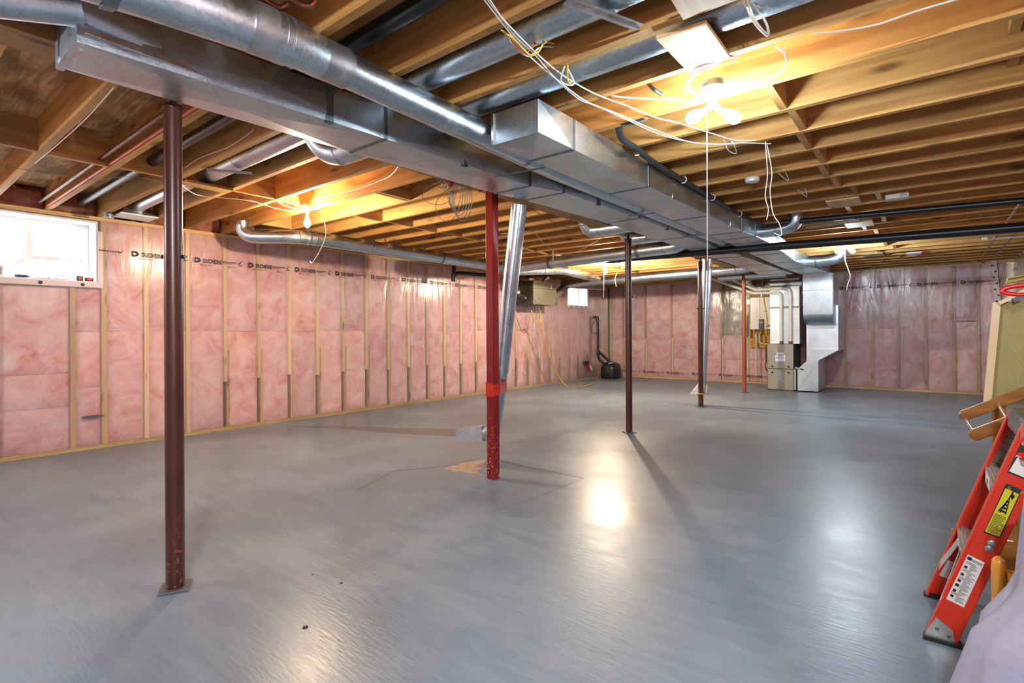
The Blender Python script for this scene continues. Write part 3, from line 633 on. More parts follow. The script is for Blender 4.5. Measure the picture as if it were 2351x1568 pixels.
MB().box((-2.62, .495, 2.178), (-2.58, .50, 2.352)).build('end_flange', 'galv', t); MB().box((-2.62, .495, 2.172), (-2.33, .52, 2.178)).build('end_flange', 'galv', t)
for k in range(3): MB().box((-2.58+.10*k, .515, 2.168), (-2.565+.10*k, .525, 2.173)).build('tab', 'bright', t)
t = thing('box_duct', 'boxy galvanized duct with bright square end and seams on the right', 'duct', (-1.7, 4, 2.18))
secs = [(2.20, -1.865, -1.565), (2.54, -1.86, -1.56), (3.52, -1.85, -1.545), (4.75, -1.84, -1.52), (5.72, -1.83, -1.50), (6.10, -1.82, -1.46), (6.60, -1.82, -1.45)]
rect_duct(t, secs, 2.18, 2.352); 
for y, x in ((3.95, -1.537), (5.35, -1.508)): MB().box((x, y-.015, 2.17), (x+.004, y+.015, 2.352)).box((x-.02, y-.015, 2.173), (x+.004, y+.015, 2.178)).build('hanger_strap', 'bright', t)
MB().box((-1.872, 2.192, 2.176), (-1.558, 2.20, 2.182)).build('end_flange', 'galv', t); MB().box((-1.872, 2.190, 2.18), (-1.858, 2.20, 2.35)).build('end_flange', 'bright', t)
t = thing('return_trunk_duct', 'lower galvanized duct beyond the black drain pipe leading to the furnace drop', 'duct', (-1.6, 9, 2.16))
rect_duct(t, [(6.60, -1.82, -1.45), (7.6, -1.84, -1.47), (8.65, -1.85, -1.53), (9.6, -1.84, -1.45), (10.70, -1.80, -1.345)], 2.175, 2.345)
# big round pipe between the ducts
def pipe_thing(name, label, path, r, mat='galvpipe', joints=(), n=28, straps=(), group=None, cat='duct', sm=5, jmat=None):
    t = thing(name, label, cat, path[0], group); pts = smooth_path(path, sm) if sm else [V(p) for p in path]
    MB().tube(pts, r, n).build('pipe', mat, t, True)
    for j in joints:
        a, b = V(j[0]), V(j[1]); MB().tube([a, b], (r[0] if isinstance(r, list) else r)*1.035, n).build('joint_band', jmat or mat, t, True)
    return t
zc = 2.268
bp = [pX(-260, -60, -2.23), (-2.10, .48, 2.29), (-1.985, .95, 2.285), (-1.955, 1.22, 2.28)]
t = thing('round_trunk_pipe', 'large round galvanized pipe with foil-taped elbow running between the ducts', 'duct', (-2.0, 1.3, 2.2))
pa = [V((-2.40, -.9, 2.30)), V((-2.15, .15, 2.295)), V((-2.02, .62, 2.29)), V((-1.945, 1.0, 2.285))]
pb = [V((-1.945, 1.25, 2.28)), V((-1.965, 1.9, 2.275)), V((-1.985, 3.0, 2.265)), V((-1.94, 5.2, 2.252)), V((-1.925, 6.5, 2.252))]
MB().tube(pa, .088, 36).build('near_pipe', 'galvpipe', t, True); MB().tube(pb, .074, 32).build('far_pipe', 'galvpipe', t, True)
MB().tube([pa[-1]+V((-.006, -.06, 0)), pa[-1]+V((0, .04, 0)), pa[-1]+V((.004, .09, 0)), pb[0]-V((0, .06, 0)), pb[0]], [.091, .091, .086, .082, .077], 32).build('elbow', 'galv', t, True)
MB().tube([pa[-1]+V((-.01, -.085, 0)), pa[-1]+V((0, .0, 0))], .0925, 32).build('foil_tape', 'foil', t, True); MB().tube([pb[0]-V((0, .05, 0)), pb[0]+V((0, .07, 0))], .0815, 32).build('foil_tape', 'foil', t, True)
for a in (.02, .05, .085): MB().tube([pa[-1]+V((0, a, 0)), pa[-1]+V((0, a+.008, 0))], .094-.05*a, 32).build('bead', 'galv', t, True)
MB().tube([V((-1.965, 1.9, 2.275)), V((-1.967, 1.94, 2.2745))], .0765, 32).build('joint_band', 'galvpipe', t, True)
for y, xl, xr in ((2.62, -2.21, -1.86), (4.25, -2.06, -1.84), (5.55, -2.05, -1.83)): MB().bar((xl, y, 2.172), (xr, y+.06, 2.172), .022, .004).build('hanger_bar', 'galvdark', t)
MB().tube([(-2.065, .45, 2.20), (-2.065, .45, 2.198)], .02, 8)
sp = MB(); a = V((-2.045, .52, 2.29)); 
for k in range(7):
    an = math.radians(-100+30*k); sp.obox(a+V((math.cos(an)*.092, 0, math.sin(an)*.092)), V((-math.sin(an), 0, math.cos(an)))*.025, V((.004, .018, 0)), V((math.cos(an), 0, math.sin(an)))*.002)
sp.build('hanger_strap', 'galvdark', t)
# collar take-off at the closed end of the trunk duct
t = thing('takeoff_pipe', 'short round pipe joining the end of the wide trunk duct through a flared collar', 'duct', (-2.35, .3, 2.3))
e0 = pX(-70, -12, -2.48); e1 = pX(196, 20, -2.34)
MB().tube([e0, e1], .062, 24).build('pipe', 'galvpipe', t, True); MB().tube([e1-(e1-e0).normalized()*.012, e1+(e1-e0).normalized()*.004], .066, 24).build('bead', 'galvpipe', t, True)
m = MB(); ax = (e1-e0).normalized(); sd = ax.cross(V((0, 0, 1))).normalized(); up = sd.cross(ax); ring = [e1+(sd*math.cos(k*math.pi/6)+up*math.sin(k*math.pi/6))*.062 for k in range(12)]
mouth = [V((-2.333, .93+.04*math.cos(k*math.pi/6), 2.27+.065*math.sin(k*math.pi/6))) for k in range(12)]
m.add(ring+mouth, [(k, (k+1) % 12, (k+1) % 12+12, k+12) for k in range(12)]); m.build('flared_collar', 'galv', t, True)
MB().bar((-2.325, .52, 2.225), (-2.305, .95, 2.212), .006, .018).build('flange', 'bright', t)

# ---- round runs inside joist bays, right of the ducts
def bay_pipe(label, y, x0, x1, z, r, mat='galvpipe', joints=(), group='round pipes in the joist bays'):
    t = thing('bay_pipe', label, 'pipe', (x0, y, z), group); MB().tube([(x0, y, z), (x1, y, z)], r, 28).build('pipe', mat, t, True)
    for x in joints: MB().tube([(x, y, z), (x+.02, y, z)], r*1.03, 28).build('joint_band', mat, t, True)
    return t
bay_pipe('shiny round pipe in the joist bay above the round pipe elbow', 1.81, -2.55, .9, 2.452, .075, joints=(-.95,))
bay_pipe('shiny round pipe in the bay just before the square box duct end', 2.21, -2.55, 1.0, 2.452, .075)
bay_pipe('black drain pipe in the bay at the top left of centre', 1.42, -2.55, .9, 2.46, .04, 'abs')
bay_pipe('dark thin water pipe crossing the left bay over the nearest post', 1.11, -6.5, -2.8, 2.40, .014, 'copperdark')
bay_pipe('red tube crossing the left bay over the nearest post', 1.165, -6.5, -2.8, 2.375, .011, 'redpipe')
bay_pipe('black pipe in the second left joist bay beyond the nearest post', 1.42, -6.5, -2.75, 2.455, .036, 'abs')
bay_pipe('silver round pipe in the left bay above the metal cross strap', 1.80, -4.75, -2.5, 2.448, .073, joints=(-4.4, -4.0))
# metal cross straps nailed under bays
for a, b, lab in ((pZ(1300, 2, ZJ-.004), pZ(1468, 62, ZJ-.004), 'grey angle strap nailed under the joists at top centre'), (pZ(474, 389, ZJ-.006), pZ(578, 398, ZJ-.006), 'grey steel strap under the silver pipe in the left bay')):
    m = MB().bar(a, b, .05, .003); m.bar(a+V((0, 0, .0)), b, .004, .02); tag(m.build('steel_strap', 'foil'), lab, 'strap')
o = MB().box((-4.63, 1.632, ZJ-.018), (-4.50, 1.98, ZJ-.001)); 
tag(o.build('spacer_board', 'block'), 'small flat board nailed across the left joist bay under the pipe', 'board')
# ceiling register boot and smoke/junction boxes on the left
t = thing('ceiling_register', 'metal register boot with white grille at the left wall end of a bay', 'register', (-6.3, 1.8, 2.36))
MB().tube(smooth_path([(-4.85, 1.80, 2.45), (-5.5, 1.80, 2.45), (-6.1, 1.80, 2.44), (-6.28, 1.80, 2.40)]), .06, 24).build('pipe', 'galvpipe', t, True)
m = MB(); m.add([(-6.20, 1.70, 2.44), (-6.38, 1.70, 2.44), (-6.38, 1.90, 2.44), (-6.20, 1.90, 2.44), (-6.16, 1.66, 2.352), (-6.42, 1.66, 2.352), (-6.42, 1.96, 2.352), (-6.16, 1.96, 2.352)], [(0, 1, 5, 4), (1, 2, 6, 5), (2, 3, 7, 6), (3, 0, 4, 7), (0, 1, 2, 3)]); m.build('boot', 'galv', t)
g = MB().box((-6.43, 1.65, 2.343), (-6.15, 1.97, 2.351))
g.build('grille_frame', 'white', t)
for k in range(9): MB().box((-6.42+.03*k, 1.66, 2.338), (-6.40+.03*k, 1.96, 2.343)).build('grille_slat', 'white', t)
t = thing('ceiling_box', 'round grey junction box under a joist near the large window', 'junction box', (-6.45, 1.55, 2.35))
MB().lathe((-6.36, 1.594, 2.318), [(.042, 0), (.05, .004), (.05, .036)], 20).build('box', 'grey', t, True)
MB().lathe((-6.36, 1.594, 2.312), [(.052, 0), (.052, .006)], 20).build('cover', 'galv', t, True)

# 90 degree round elbow hanging at the left edge of the trunk duct
t = thing('elbow_pipe', 'round elbow dropping out of a left bay into the trunk duct', 'duct', (-3.0, 1.9, 2.3))
MB().tube(smooth_path([(-3.02, 1.80, 2.50), (-3.02, 1.83, 2.40), (-2.99, 1.865, 2.33), (-2.92, 1.90, 2.288), (-2.80, 1.91, 2.275), (-2.55, 1.91, 2.275)], 4), .074, 28).build('elbow', 'galvpipe', t, True)
MB().tube([(-2.86, 1.908, 2.275), (-2.845, 1.908, 2.275)], .0765, 28).build('bead', 'galvpipe', t, True)
# round duct run below the joists along the left wall
t = thing('wall_duct_run', 'long round galvanized duct slung below the joists along the left wall', 'duct', (-5.5, 4, 2.2))
wr = [(-5.85, 2.70, 2.40), (-5.86, 2.78, 2.30), (-5.82, 2.92, 2.245), (-5.70, 3.05, 2.235), (-5.58, 3.12, 2.235)]
MB().tube(smooth_path([(-6.02, 2.74, 2.42), (-6.02, 2.75, 2.33), (-5.98, 2.78, 2.27), (-5.90, 2.84, 2.245), (-5.62, 3.06, 2.24), (-5.53, 3.16, 2.24)], 4), .076, 24).build('elbow', 'galvpipe', t, True)
MB().tube([(-5.54, 3.14, 2.24), (-5.50, 3.30, 2.24)], .079, 24).build('elbow', 'galvpipe', t, True)
MB().tube([(-5.50, 3.28, 2.24), (-5.36, 6.45, 2.21)], .080, 28).build('pipe', 'galvpipe', t, True)
for q in (3.22, 3.30, 5.2): MB().tube([(-5.50+.0442*(q-3.28), q, 2.24-.0095*(q-3.28)), (-5.50+.0442*(q+.03-3.28), q+.03, 2.24-.0095*(q-3.28))], .084, 28).build('joint_band', 'galvdark' if q > 5 else 'galvpipe', t, True)
for q in (4.05, 4.85, 6.05): MB().box((-5.50+.0442*(q-3.28)+.079, q-.014, 2.23), (-5.50+.0442*(q-3.28)+.083, q+.014, 2.37)).build('hanger_strap', 'galvdark', t)
t = thing('cross_duct_run', 'round duct crossing from the left wall run to the trunk duct in mid room', 'duct', (-4, 6.4, 2.2))
ca, cb = pZ(1160, 620, 2.19), pZ(1530, 566, 2.19); ca = V((-5.35, 6.62, 2.19)); cb = V((-2.55, 6.28, 2.19))
MB().tube([ca, cb], .084, 28).build('pipe', 'galvpipe', t, True)
MB().tube(smooth_path([tuple(cb), (-2.40, 6.27, 2.20), (-2.32, 6.27, 2.26), (-2.30, 6.27, 2.33)], 4), .086, 24).build('elbow', 'galv', t, True)
for q in (.33, .86): 
    a = ca.lerp(cb, q); MB().tube([a, a+V((.05, -.006, 0))], .0875, 28).build('joint_band', 'galvdark', t, True)
a = ca.lerp(cb, .37); MB().box((a.x, a.y-.09, 2.20), (a.x+.025, a.y-.086, 2.37)).build('hanger_strap', 'foil', t)
# two elbows feeding the trunk duct from the left bays further back
for (x, y, lab) in ((-2.95, 5.05, 'round elbow entering the trunk duct just before the third post'), (-2.85, 5.80, 'round elbow entering the trunk duct just behind the third post')):
    t = thing('elbow_pipe', lab, 'duct', (x, y, 2.3))
    MB().tube(smooth_path([(x, y-.06, 2.46), (x, y-.03, 2.36), (x+.03, y, 2.29), (x+.12, y+.02, 2.265), (x+.6, y+.02, 2.265)], 4), .072, 24).build('elbow', 'galvpipe', t, True)
    MB().tube([(x+.15, y+.02, 2.265), (x+.165, y+.02, 2.265)], .075, 24).build('bead', 'galvpipe', t, True)
# bright insulated flex run to the far lamp, and far cross run
t = thing('flex_duct_run', 'bright silver elbowed duct beside the far warm bulb', 'duct', (-5.3, 8, 2.2))
MB().tube(smooth_path([(-5.55, 6.75, 2.19), (-5.45, 7.15, 2.21), (-5.25, 7.60, 2.24), (-5.08, 7.85, 2.25), (-5.02, 8.05, 2.235), (-5.02, 9.0, 2.19)], 4), .075, 24).build('pipe', 'bright', t, True)
for a, b in (((-5.27, 7.55, 2.238), (-5.25, 7.6, 2.24)), ((-5.06, 7.9, 2.247), (-5.045, 7.95, 2.244)), ((-5.02, 8.12, 2.23), (-5.02, 8.16, 2.228))): MB().tube([a, b], .078, 24).build('bead', 'galv', t, True)
t = thing('far_cross_duct', 'long pale round duct crossing in front of the back wall', 'duct', (-4, 9.7, 2.2))
fa, fb = V((-6.3, 9.75, 2.21)), V((-2.60, 9.55, 2.225))
MB().tube([fa, fb], .082, 24).build('pipe', 'galvpipe', t, True); MB().tube(smooth_path([tuple(fb), (-2.45, 9.56, 2.23), (-2.37, 9.57, 2.27), (-2.36, 9.58, 2.33)], 4), .083, 20).build('elbow', 'galv', t, True)
for q in (.25, .55, .8): a = fa.lerp(fb, q); MB().tube([a, a+V((.02, -.001, 0))], .085, 24).build('joint_band', 'galvpipe', t, True)
t = thing('far_cross_duct', 'short round duct just behind the long pale one beside the furnace', 'duct', (-2.9, 10.5, 2.2))
MB().tube([(-3.2, 10.55, 2.20), (-2.0, 10.5, 2.20)], .075, 24).build('pipe', 'galvpipe', t, True); MB().tube([(-2.75, 10.53, 2.20), (-2.68, 10.53, 2.20)], .079, 24).build('joint_band', 'bright', t, True)

# black drain pipes
t = thing('drain_pipe', 'long thick black drain pipe crossing under the ducts to the right', 'pipe', (-1, 6.6, 2.1))
da, db = pY(1400, 596, 6.72), pY(2351, 521, 6.72); dd = (db-da).normalized()
MB().tube([da, db+dd*.45], .047, 24).build('pipe', 'abs', t, True)
MB().tube([da-dd*.02, da+dd*.16], .056, 24).build('coupling', 'abs', t, True); MB().tube([da-dd*.14, da-dd*.02], [.03, .055], 16).build('cleanout', 'black', t, True)
t = thing('drain_pipe', 'thinner black drain pipe just under the joists at right of the room', 'pipe', (-1, 6.2, 2.3))
ea, eb = pY(1790, 512, 6.25), pY(2351, 460, 6.25); MB().tube([ea, eb+(eb-ea).normalized()*.5], .03, 20).build('pipe', 'abs', t, True); MB().tube([eb, eb+(eb-ea).normalized()*.06], .036, 20).build('coupling', 'abs', t, True)
hp = thing('small_drain_trap', 'black drain elbow hanging below the far end of the left wall', 'pipe', (-6.3, 5.5, 2.1))
q = pX(1042, 610, -6.25); MB().tube(smooth_path([(q.x+.15, q.y+.9, 2.17), (q.x+.06, q.y+.2, 2.165), (q.x, q.y+.04, 2.15), (q.x, q.y, 2.06)], 4), .035, 16).build('elbow', 'abs', hp, True); MB().tube([(q.x, q.y, 2.02), (q.x, q.y, 2.13)], .045, 16).build('hub', 'abs', hp, True); MB().tube([(q.x, q.y, 2.12), (q.x, q.y, 2.37)], .035, 16).build('riser', 'abs', hp, True)
# flexible conduit along the box duct with white clips
t = thing('flexible_conduit', 'black flexible conduit curving along the top edge of the box duct', 'conduit', (-1.45, 4, 2.36))
fp = [pZ(1420, 285, 2.39), pZ(1428, 318, 2.36), pZ(1462, 342, 2.335)]+[V((-1.502, y, 2.338)) for y in (3.5, 4.3, 5.0, 5.7)]+[V((-1.44, 6.2, 2.33)), V((-1.42, 6.6, 2.30))]
MB().tube(smooth_path(fp, 5), .021, 12).build('conduit', 'hose', t, True)
for k, y in enumerate((3.22, 4.05, 4.75, 5.6)):
    c = V((-1.495, y, 2.337)); pts = [c+V((math.cos(a)*.026, 0, math.sin(a)*.026)) for a in [math.radians(-120+30*i) for i in range(8)]]; MB().tube(pts, .0045, 8).build('clip', 'cablew', t, True)
# right-hand elbows
t = thing('elbow_pipe', 'silver elbow rising from the box duct side to the right-hand bay', 'duct', (-1.2, 6.3, 2.25))
MB().tube(smooth_path([(-1.46, 6.35, 2.262), (-1.28, 6.32, 2.262), (-1.15, 6.29, 2.28), (-1.10, 6.27, 2.34), (-1.10, 6.26, 2.47)], 4), .068, 24).build('elbow', 'galvpipe', t, True)
for a, b in (((-1.31, 6.325, 2.262), (-1.30, 6.325, 2.262)), ((-1.105, 6.268, 2.36), (-1.105, 6.268, 2.368))): MB().tube([a, b], .0705, 24).build('bead', 'galvdark', t, True)
t = thing('elbow_pipe', 'silver elbow beside the far cool bulbs feeding the return duct', 'duct', (-1.1, 9.3, 2.25))
MB().tube(smooth_path([(-1.50, 9.35, 2.24), (-1.25, 9.32, 2.235), (-1.10, 9.30, 2.25), (-1.02, 9.29, 2.32), (-1.01, 9.28, 2.46)], 4), .085, 24).build('elbow', 'galvpipe', t, True); MB().tube([(-1.37, 9.335, 2.236), (-1.34, 9.333, 2.236)], .089, 24).build('joint_band', 'galvdark', t, True)
# ================================================================== LAMPS
def bulb(parent, base, axis, mat, L=.115, r=.031, name='bulb'):
    a = V(axis).normalized(); base = V(base); m = MB()
    prof = [(.014, 0), (.015, .012), (.020, .03), (r, .062), (r*1.0, .078), (r*.86, .095), (r*.5, .108), (.004, L)]
    pts = [base+a*h for _, h in prof]; m.tube(pts, [p for p, _ in prof], 18)
    col, w = mat; o = m.build(name, glow('lit_bulb', col, 22.0), parent, True)
    ld = bpy.data.lights.new('bulb_light', 'POINT'); ld.energy = w; ld.color = col; ld.shadow_soft_size = .03
    lo = bpy.data.objects.new('bulb_light', ld); COL.objects.link(lo); lo.parent = parent; lo.location = base+a*.075-V(parent.location)
    c = MB(); c.tube([base-a*.03, base+a*.004], .0135, 14); c.build('screw_cap', 'bulbbase', parent, True); return o
def lampholder(parent, c, r=.052): return MB().lathe(c, [(r, 0), (r, -.012), (r*.8, -.03), (.024, -.036), (.024, -.06)], 24).build('lampholder', 'porcelain', parent, True)
def power(col, w): return (col, w*1.35)
PW = dict(a=36, b=6.5, c=85, d=17, e=44, f=17)
L1 = pZ(705, 472, ZJ)
t = thing('ceiling_lamp', 'porcelain lampholder with one warm bulb hanging left of centre', 'lamp', L1, 'ceiling lamps')
MB().lathe((L1.x, L1.y, ZJ+.012), [(.045, 0), (.045, -.018)], 20).build('octagon_box', 'grey', t, True); lampholder(t, (L1.x, L1.y, ZJ-.006)); bulb(t, (L1.x, L1.y, ZJ-.095), (0, 0, -1), power(BULB_W['warm'], PW['a']))
L3 = pZ(1390, 606, ZJ-.03)
t = thing('ceiling_lamp', 'porcelain lampholder with warm glaring bulb near the far left corner', 'lamp', L3, 'ceiling lamps')
lampholder(t, (L3.x, L3.y, ZJ-.001)); bulb(t, (L3.x, L3.y, ZJ-.09), (0, 0, -1), power(BULB_W['far'], PW['c'])); MB().tube([(L3.x-.03, L3.y, ZJ-.03), (L3.x-.035, L3.y, 1.75)], .0025, 6).build('pull_cord', 'cablew', t, True)
def twin(p, label, z, pw, cord, key):
    t = thing('ceiling_lamp', label, 'lamp', p, 'ceiling lamps'); c = V((p.x, p.y, 0))
    MB().lathe((p.x, p.y, ZJ+.02), [(.05, 0), (.05, -.03)], 20).build('octagon_box', 'grey', t, True); lampholder(t, (p.x, p.y, ZJ-.01), .055)
    MB().tube([(p.x, p.y, ZJ-.07), (p.x, p.y, z+.01)], .02, 16).build('socket_adapter', 'porcelain', t, True)
    for s in (-1, 1):
        ax = (_r*s*.86+V((0, 0, -.5))).normalized(); b = V((p.x, p.y, z+.02))+ax*.028
        MB().tube([V((p.x, p.y, z+.03)), b], .018, 14).build('socket_arm', 'porcelain', t, True); bulb(t, b+ax*.012, ax, pw)
    if cord:
        m = MB(); m.tube([(p.x-.03, p.y, z+.02), (p.x-.032, p.y, cord)], .0022, 6); m.build('pull_cord', 'cablew', t, True)
    return t
L2 = pZ(1637, 205, ZJ); L2 = pY(1637, 232, 2.64); L2.z = ZJ
twin(L2, 'lampholder with two dazzling cool bulbs and long pull cord near the camera', 2.24, power(BULB_W['cool'], PW['b']), 1.50, 'b')
L4 = pY(1940, 575, 8.4); L4.z = ZJ
twin(L4, 'lampholder with two cool bulbs and dangling white cable by the back wall', 2.27, power(BULB_W['cool'], PW['d']), None, 'd')
L5 = V((.45, -.75, ZJ))
twin(L5, 'added fill lamp with two bulbs, unseen behind the viewpoint', 2.24, power(BULB_W['mid'], PW['e']), None, 'e')  # unseen lamp added as fill for the near end of the room

twin(V((-5.0, -1.8, ZJ)), 'added fill lamp with two bulbs, unseen beyond the left end of the room', 2.24, power(BULB_W['mid'], PW['f']), None, 'f')  # second added lamp, out of view, lifts the ceiling at the left
# ================================================================== CABLES
def cable(label, pts, r, mat, group=None, name='cable', k=6):
    r = r*.68 if name == 'cable' else r
    o = MB().tube(smooth_path(pts, k), r, 8).build(name, mat, None, True); return tag(o, label, 'cable', group)
def Z(l, z=ZJ-.012): return [pZ(x, y, z+(q[0] if q else 0)) for x, y, *q in l]
cable('pale cable sagging from the top edge past the twin bulbs, upper strand', Z([(1112, -10), (1165, 55), (1240, 130), (1300, 178), (1370, 217), (1440, 243), (1500, 268), (1560, 283), (1640, 308), (1690, 322), (1735, 322)]), .005, 'cablew')
cable('pale cable sagging from the top edge past the twin bulbs, lower strand', Z([(1105, -10), (1160, 62), (1215, 128), (1290, 192), (1350, 235), (1420, 262), (1500, 297), (1580, 325), (1640, 331), (1700, 328), (1770, 330)]), .005, 'cablew')
cable('pale twisted cable strand beside the lower sagging one', Z([(1118, -10), (1180, 80), (1225, 122), (1275, 180), (1330, 228), (1370, 243), (1440, 275), (1520, 310), (1600, 328), (1690, 331)]), .0045, 'cablew')
cable('yellow cable looping between joists left of the box duct', [pZ(1150, 68, 2.36), pZ(1180, 90, 2.33), pZ(1215, 125, 2.32), pZ(1235, 120, 2.34), pZ(1250, 98, 2.38), pZ(1272, 100, 2.42)], .006, 'cabley')
cable('orange cable looping between joists left of the box duct', [pZ(1163, 62, 2.36), pZ(1180, 100, 2.33), pZ(1205, 122, 2.32), pZ(1222, 108, 2.36), pZ(1245, 96, 2.40), pZ(1268, 98, 2.42)], .006, 'cableo')
cable('white cable looping with the yellow and orange ones', [pZ(1160, 75, 2.35), pZ(1185, 110, 2.33), pZ(1215, 129, 2.32), pZ(1240, 108, 2.38), pZ(1270, 108, 2.42)], .006, 'cablew')
cable('white and yellow loop hanging at the second joist by the box duct', [pZ(1297, 150, 2.36), pZ(1288, 185, 2.31), pZ(1305, 195, 2.30), pZ(1318, 190, 2.31), pZ(1302, 155, 2.36)], .006, 'cablew')
cable('yellow stub cable beside the hanging loop by the box duct', [pZ(1303, 148, 2.36), pZ(1304, 185, 2.31), pZ(1312, 190, 2.31)], .005, 'cabley')
cable('white cable clipped along the joists towards the twin bulbs', [pZ(1395, 215, 2.37), pZ(1420, 222, 2.35), pZ(1480, 226, 2.35), pZ(1550, 228, 2.35), pZ(1580, 236, 2.34), pZ(1608, 222, 2.35)], .006, 'cablew')
cable('black taped cable end poking below the joists left of the twin bulbs', [pZ(1488, 190, 2.40), pZ(1498, 202, 2.35), pZ(1512, 212, 2.335), pZ(1520, 216, 2.33)], .014, 'hose')
cable('orange cable stub on the joist left of the twin bulbs', [pZ(1402, 220, 2.37), pZ(1425, 234, 2.345), pZ(1445, 228, 2.36)], .006, 'cableo')
cable('large white cable loop right of the twin bulbs, outer strand', [pZ(1780, 105, 2.36), pZ(1803, 125, 2.33), pZ(1800, 155, 2.31), pZ(1770, 178, 2.31), pZ(1730, 192, 2.32), pZ(1700, 200, 2.33), pZ(1665, 205, 2.34)], .006, 'cablew')
cable('white cable bundle arcing left of the twin bulbs, upper strand', [pZ(1700, 130, 2.36), pZ(1650, 140, 2.34), pZ(1600, 160, 2.33), pZ(1576, 190, 2.32), pZ(1575, 205, 2.33)], .006, 'cablew')
cable('white cable bundle arcing left of the twin bulbs, lower strand', [pZ(1690, 140, 2.36), pZ(1640, 152, 2.34), pZ(1600, 170, 2.33), pZ(1580, 198, 2.32), pZ(1590, 212, 2.33), pZ(1605, 220, 2.34)], .006, 'cablew')
cable('white cable hoop hanging at the top right above the bulbs', [pZ(1708, -8, 2.40), pZ(1720, 30, 2.34), pZ(1738, 60, 2.31), pZ(1763, 82, 2.305), pZ(1760, 55, 2.33), pZ(1732, 8, 2.40)], .006, 'cablew')
cable('white cable hoop hanging at the top right, inner strand', [pZ(1716, -8, 2.40), pZ(1728, 35, 2.34), pZ(1748, 66, 2.31), pZ(1764, 80, 2.305)], .006, 'cablew')
cable('pale flat cable running up to the top right corner', [pZ(1870, 77, 2.35), pZ(1930, 71, 2.35), pZ(2010, 57, 2.35), pZ(2100, 27, 2.35), pZ(2205, -4, 2.36)], .006, 'cablew')
cable('pair of pale wires dangling below a joist right of centre, first', [pZ(1757, 325, 2.33), pY(1762, 400, 3.62), pY(1757, 450, 3.62), pY(1764, 480, 3.62), pY(1760, 505, 3.62)], .004, 'cablew', 'dangling wires')
cable('pair of pale wires dangling below a joist right of centre, second', [pZ(1760, 328, 2.33), pY(1772, 395, 3.62), pY(1768, 440, 3.62), pY(1775, 490, 3.62), pY(1790, 515, 3.62), pY(1794, 540, 3.62), pY(1777, 535, 3.62)], .004, 'cablew', 'dangling wires')
for i, pts in enumerate((((1662, 318), (1672, 345), (1690, 352), (1686, 335), (1676, 318)), ((1786, 397), (1810, 415), (1803, 394)), ((1832, 436), (1852, 452), (1848, 432)))):
    cable(('white cable loop poking below the joists under the twin bulbs', 'small white cable loop under the joists right of the puck', 'second small white cable loop further right of the puck')[i], [pZ(x, y, 2.36-.03*(0 < k < len(pts)-1)) for k, (x, y) in enumerate(pts)], .005, 'cablew')
cable('white cable dangling from the far cool bulbs', [(L4.x, L4.y, 2.28), (L4.x, L4.y, 2.12), (L4.x+.03, L4.y, 2.0), (L4.x+.06, L4.y, 1.88), (L4.x+.03, L4.y, 1.78), (L4.x+.02, L4.y, 1.70)], .007, 'cablew')
# left half
cable('thin wire clipped under the left joists across two bays', Z([(0, 380), (60, 390), (120, 398), (220, 412), (300, 405), (378, 420)], ZJ-.006), .003, 'cableg')
cable('pale wire stapled along the nearest left joist', [pZ(262, 200, ZJ-.003), pZ(200, 270, ZJ-.003), pZ(140, 325, ZJ-.003), pZ(80, 375, ZJ-.003)], .004, 'cablew')
cable('pale cable curving across the left bay to the trunk duct', [pY(425, 385, 1.570), pY(460, 362, 1.570), pY(520, 340, 1.570), pY(560, 315, 1.570), pY(583, 297, 1.570)], .005, 'cablew')
cable('white cable sagging from the nearest post to the left warm bulb', Z([(420, 428), (455, 448), (520, 455), (580, 462), (640, 480), (695, 487)], ZJ-.02), .004, 'cablew')
cable('white cable running along a joist to the left warm bulb', [pZ(636, 462, ZJ-.008), pZ(660, 474, 2.34), pZ(690, 480, 2.335), pZ(697, 478, 2.345)], .006, 'cablew')
cable('white cable from the left warm bulb along the joist to the trunk duct', [pZ(716, 470, ZJ-.01), pZ(722, 455, 2.40), pZ(740, 452, 2.41), pZ(800, 440, 2.41), pZ(880, 412, 2.41), pZ(905, 395, 2.38), pZ(915, 380, 2.36)], .005, 'cablew')
cable('white lead dangling below the left warm bulb', [pZ(715, 482, 2.34), pY(738, 482, L1.y+.05), pY(745, 510, L1.y+.05), pY(748, 540, L1.y+.05), pY(735, 575, L1.y+.05), pY(722, 596, L1.y+.05), pY(716, 604, L1.y+.05), pY(712, 600, L1.y+.05)], .004, 'cablew')
t = thing('wire_coil', 'messy coil of grey wire hanging from the trunk duct edge', 'wire', (-2.9, 2.7, 2.3))
yc = 2.72
cc = pY(1060, 440, yc)
for k in range(6): 
    m = MB(); pts = [pY(1045, 418, yc)+(V((math.cos(a)*(.085+.006*k)*(.75), .015*k-.04, (math.sin(a)-1)*(.10+.008*k)))+V((.03+.003*k, 0, 0))) for a in [math.pi/2+2*math.pi*i/20 for i in range(21)]]
    m.tube(pts, .0028, 6); m.build('coil_turn', 'cableg', t, True)
for pts in (((1040, 425), (1010, 420), (985, 428), (970, 447), (980, 463), (1005, 470), (1030, 462), (1040, 435)), ((1035, 430), (1010, 450), (1000, 475), (1010, 500), (1030, 508), (1050, 490), (1055, 470))):
    MB().tube(smooth_path([pY(x, y, yc) for x, y in pts], 5), .0026, 6).build('loose_loop', 'cableg', t, True)
m = MB()
for k in range(16): a = k*2.4; p = pY(1025+random.uniform(-18, 18), 420+random.uniform(-10, 10), yc); m.tube(smooth_path([p, p+V((random.uniform(-.05, .05), random.uniform(-.03, .03), random.uniform(-.04, .03))), p+V((random.uniform(-.08, .08), random.uniform(-.03, .03), random.uniform(-.03, .05)))], 3), .0028, 6)
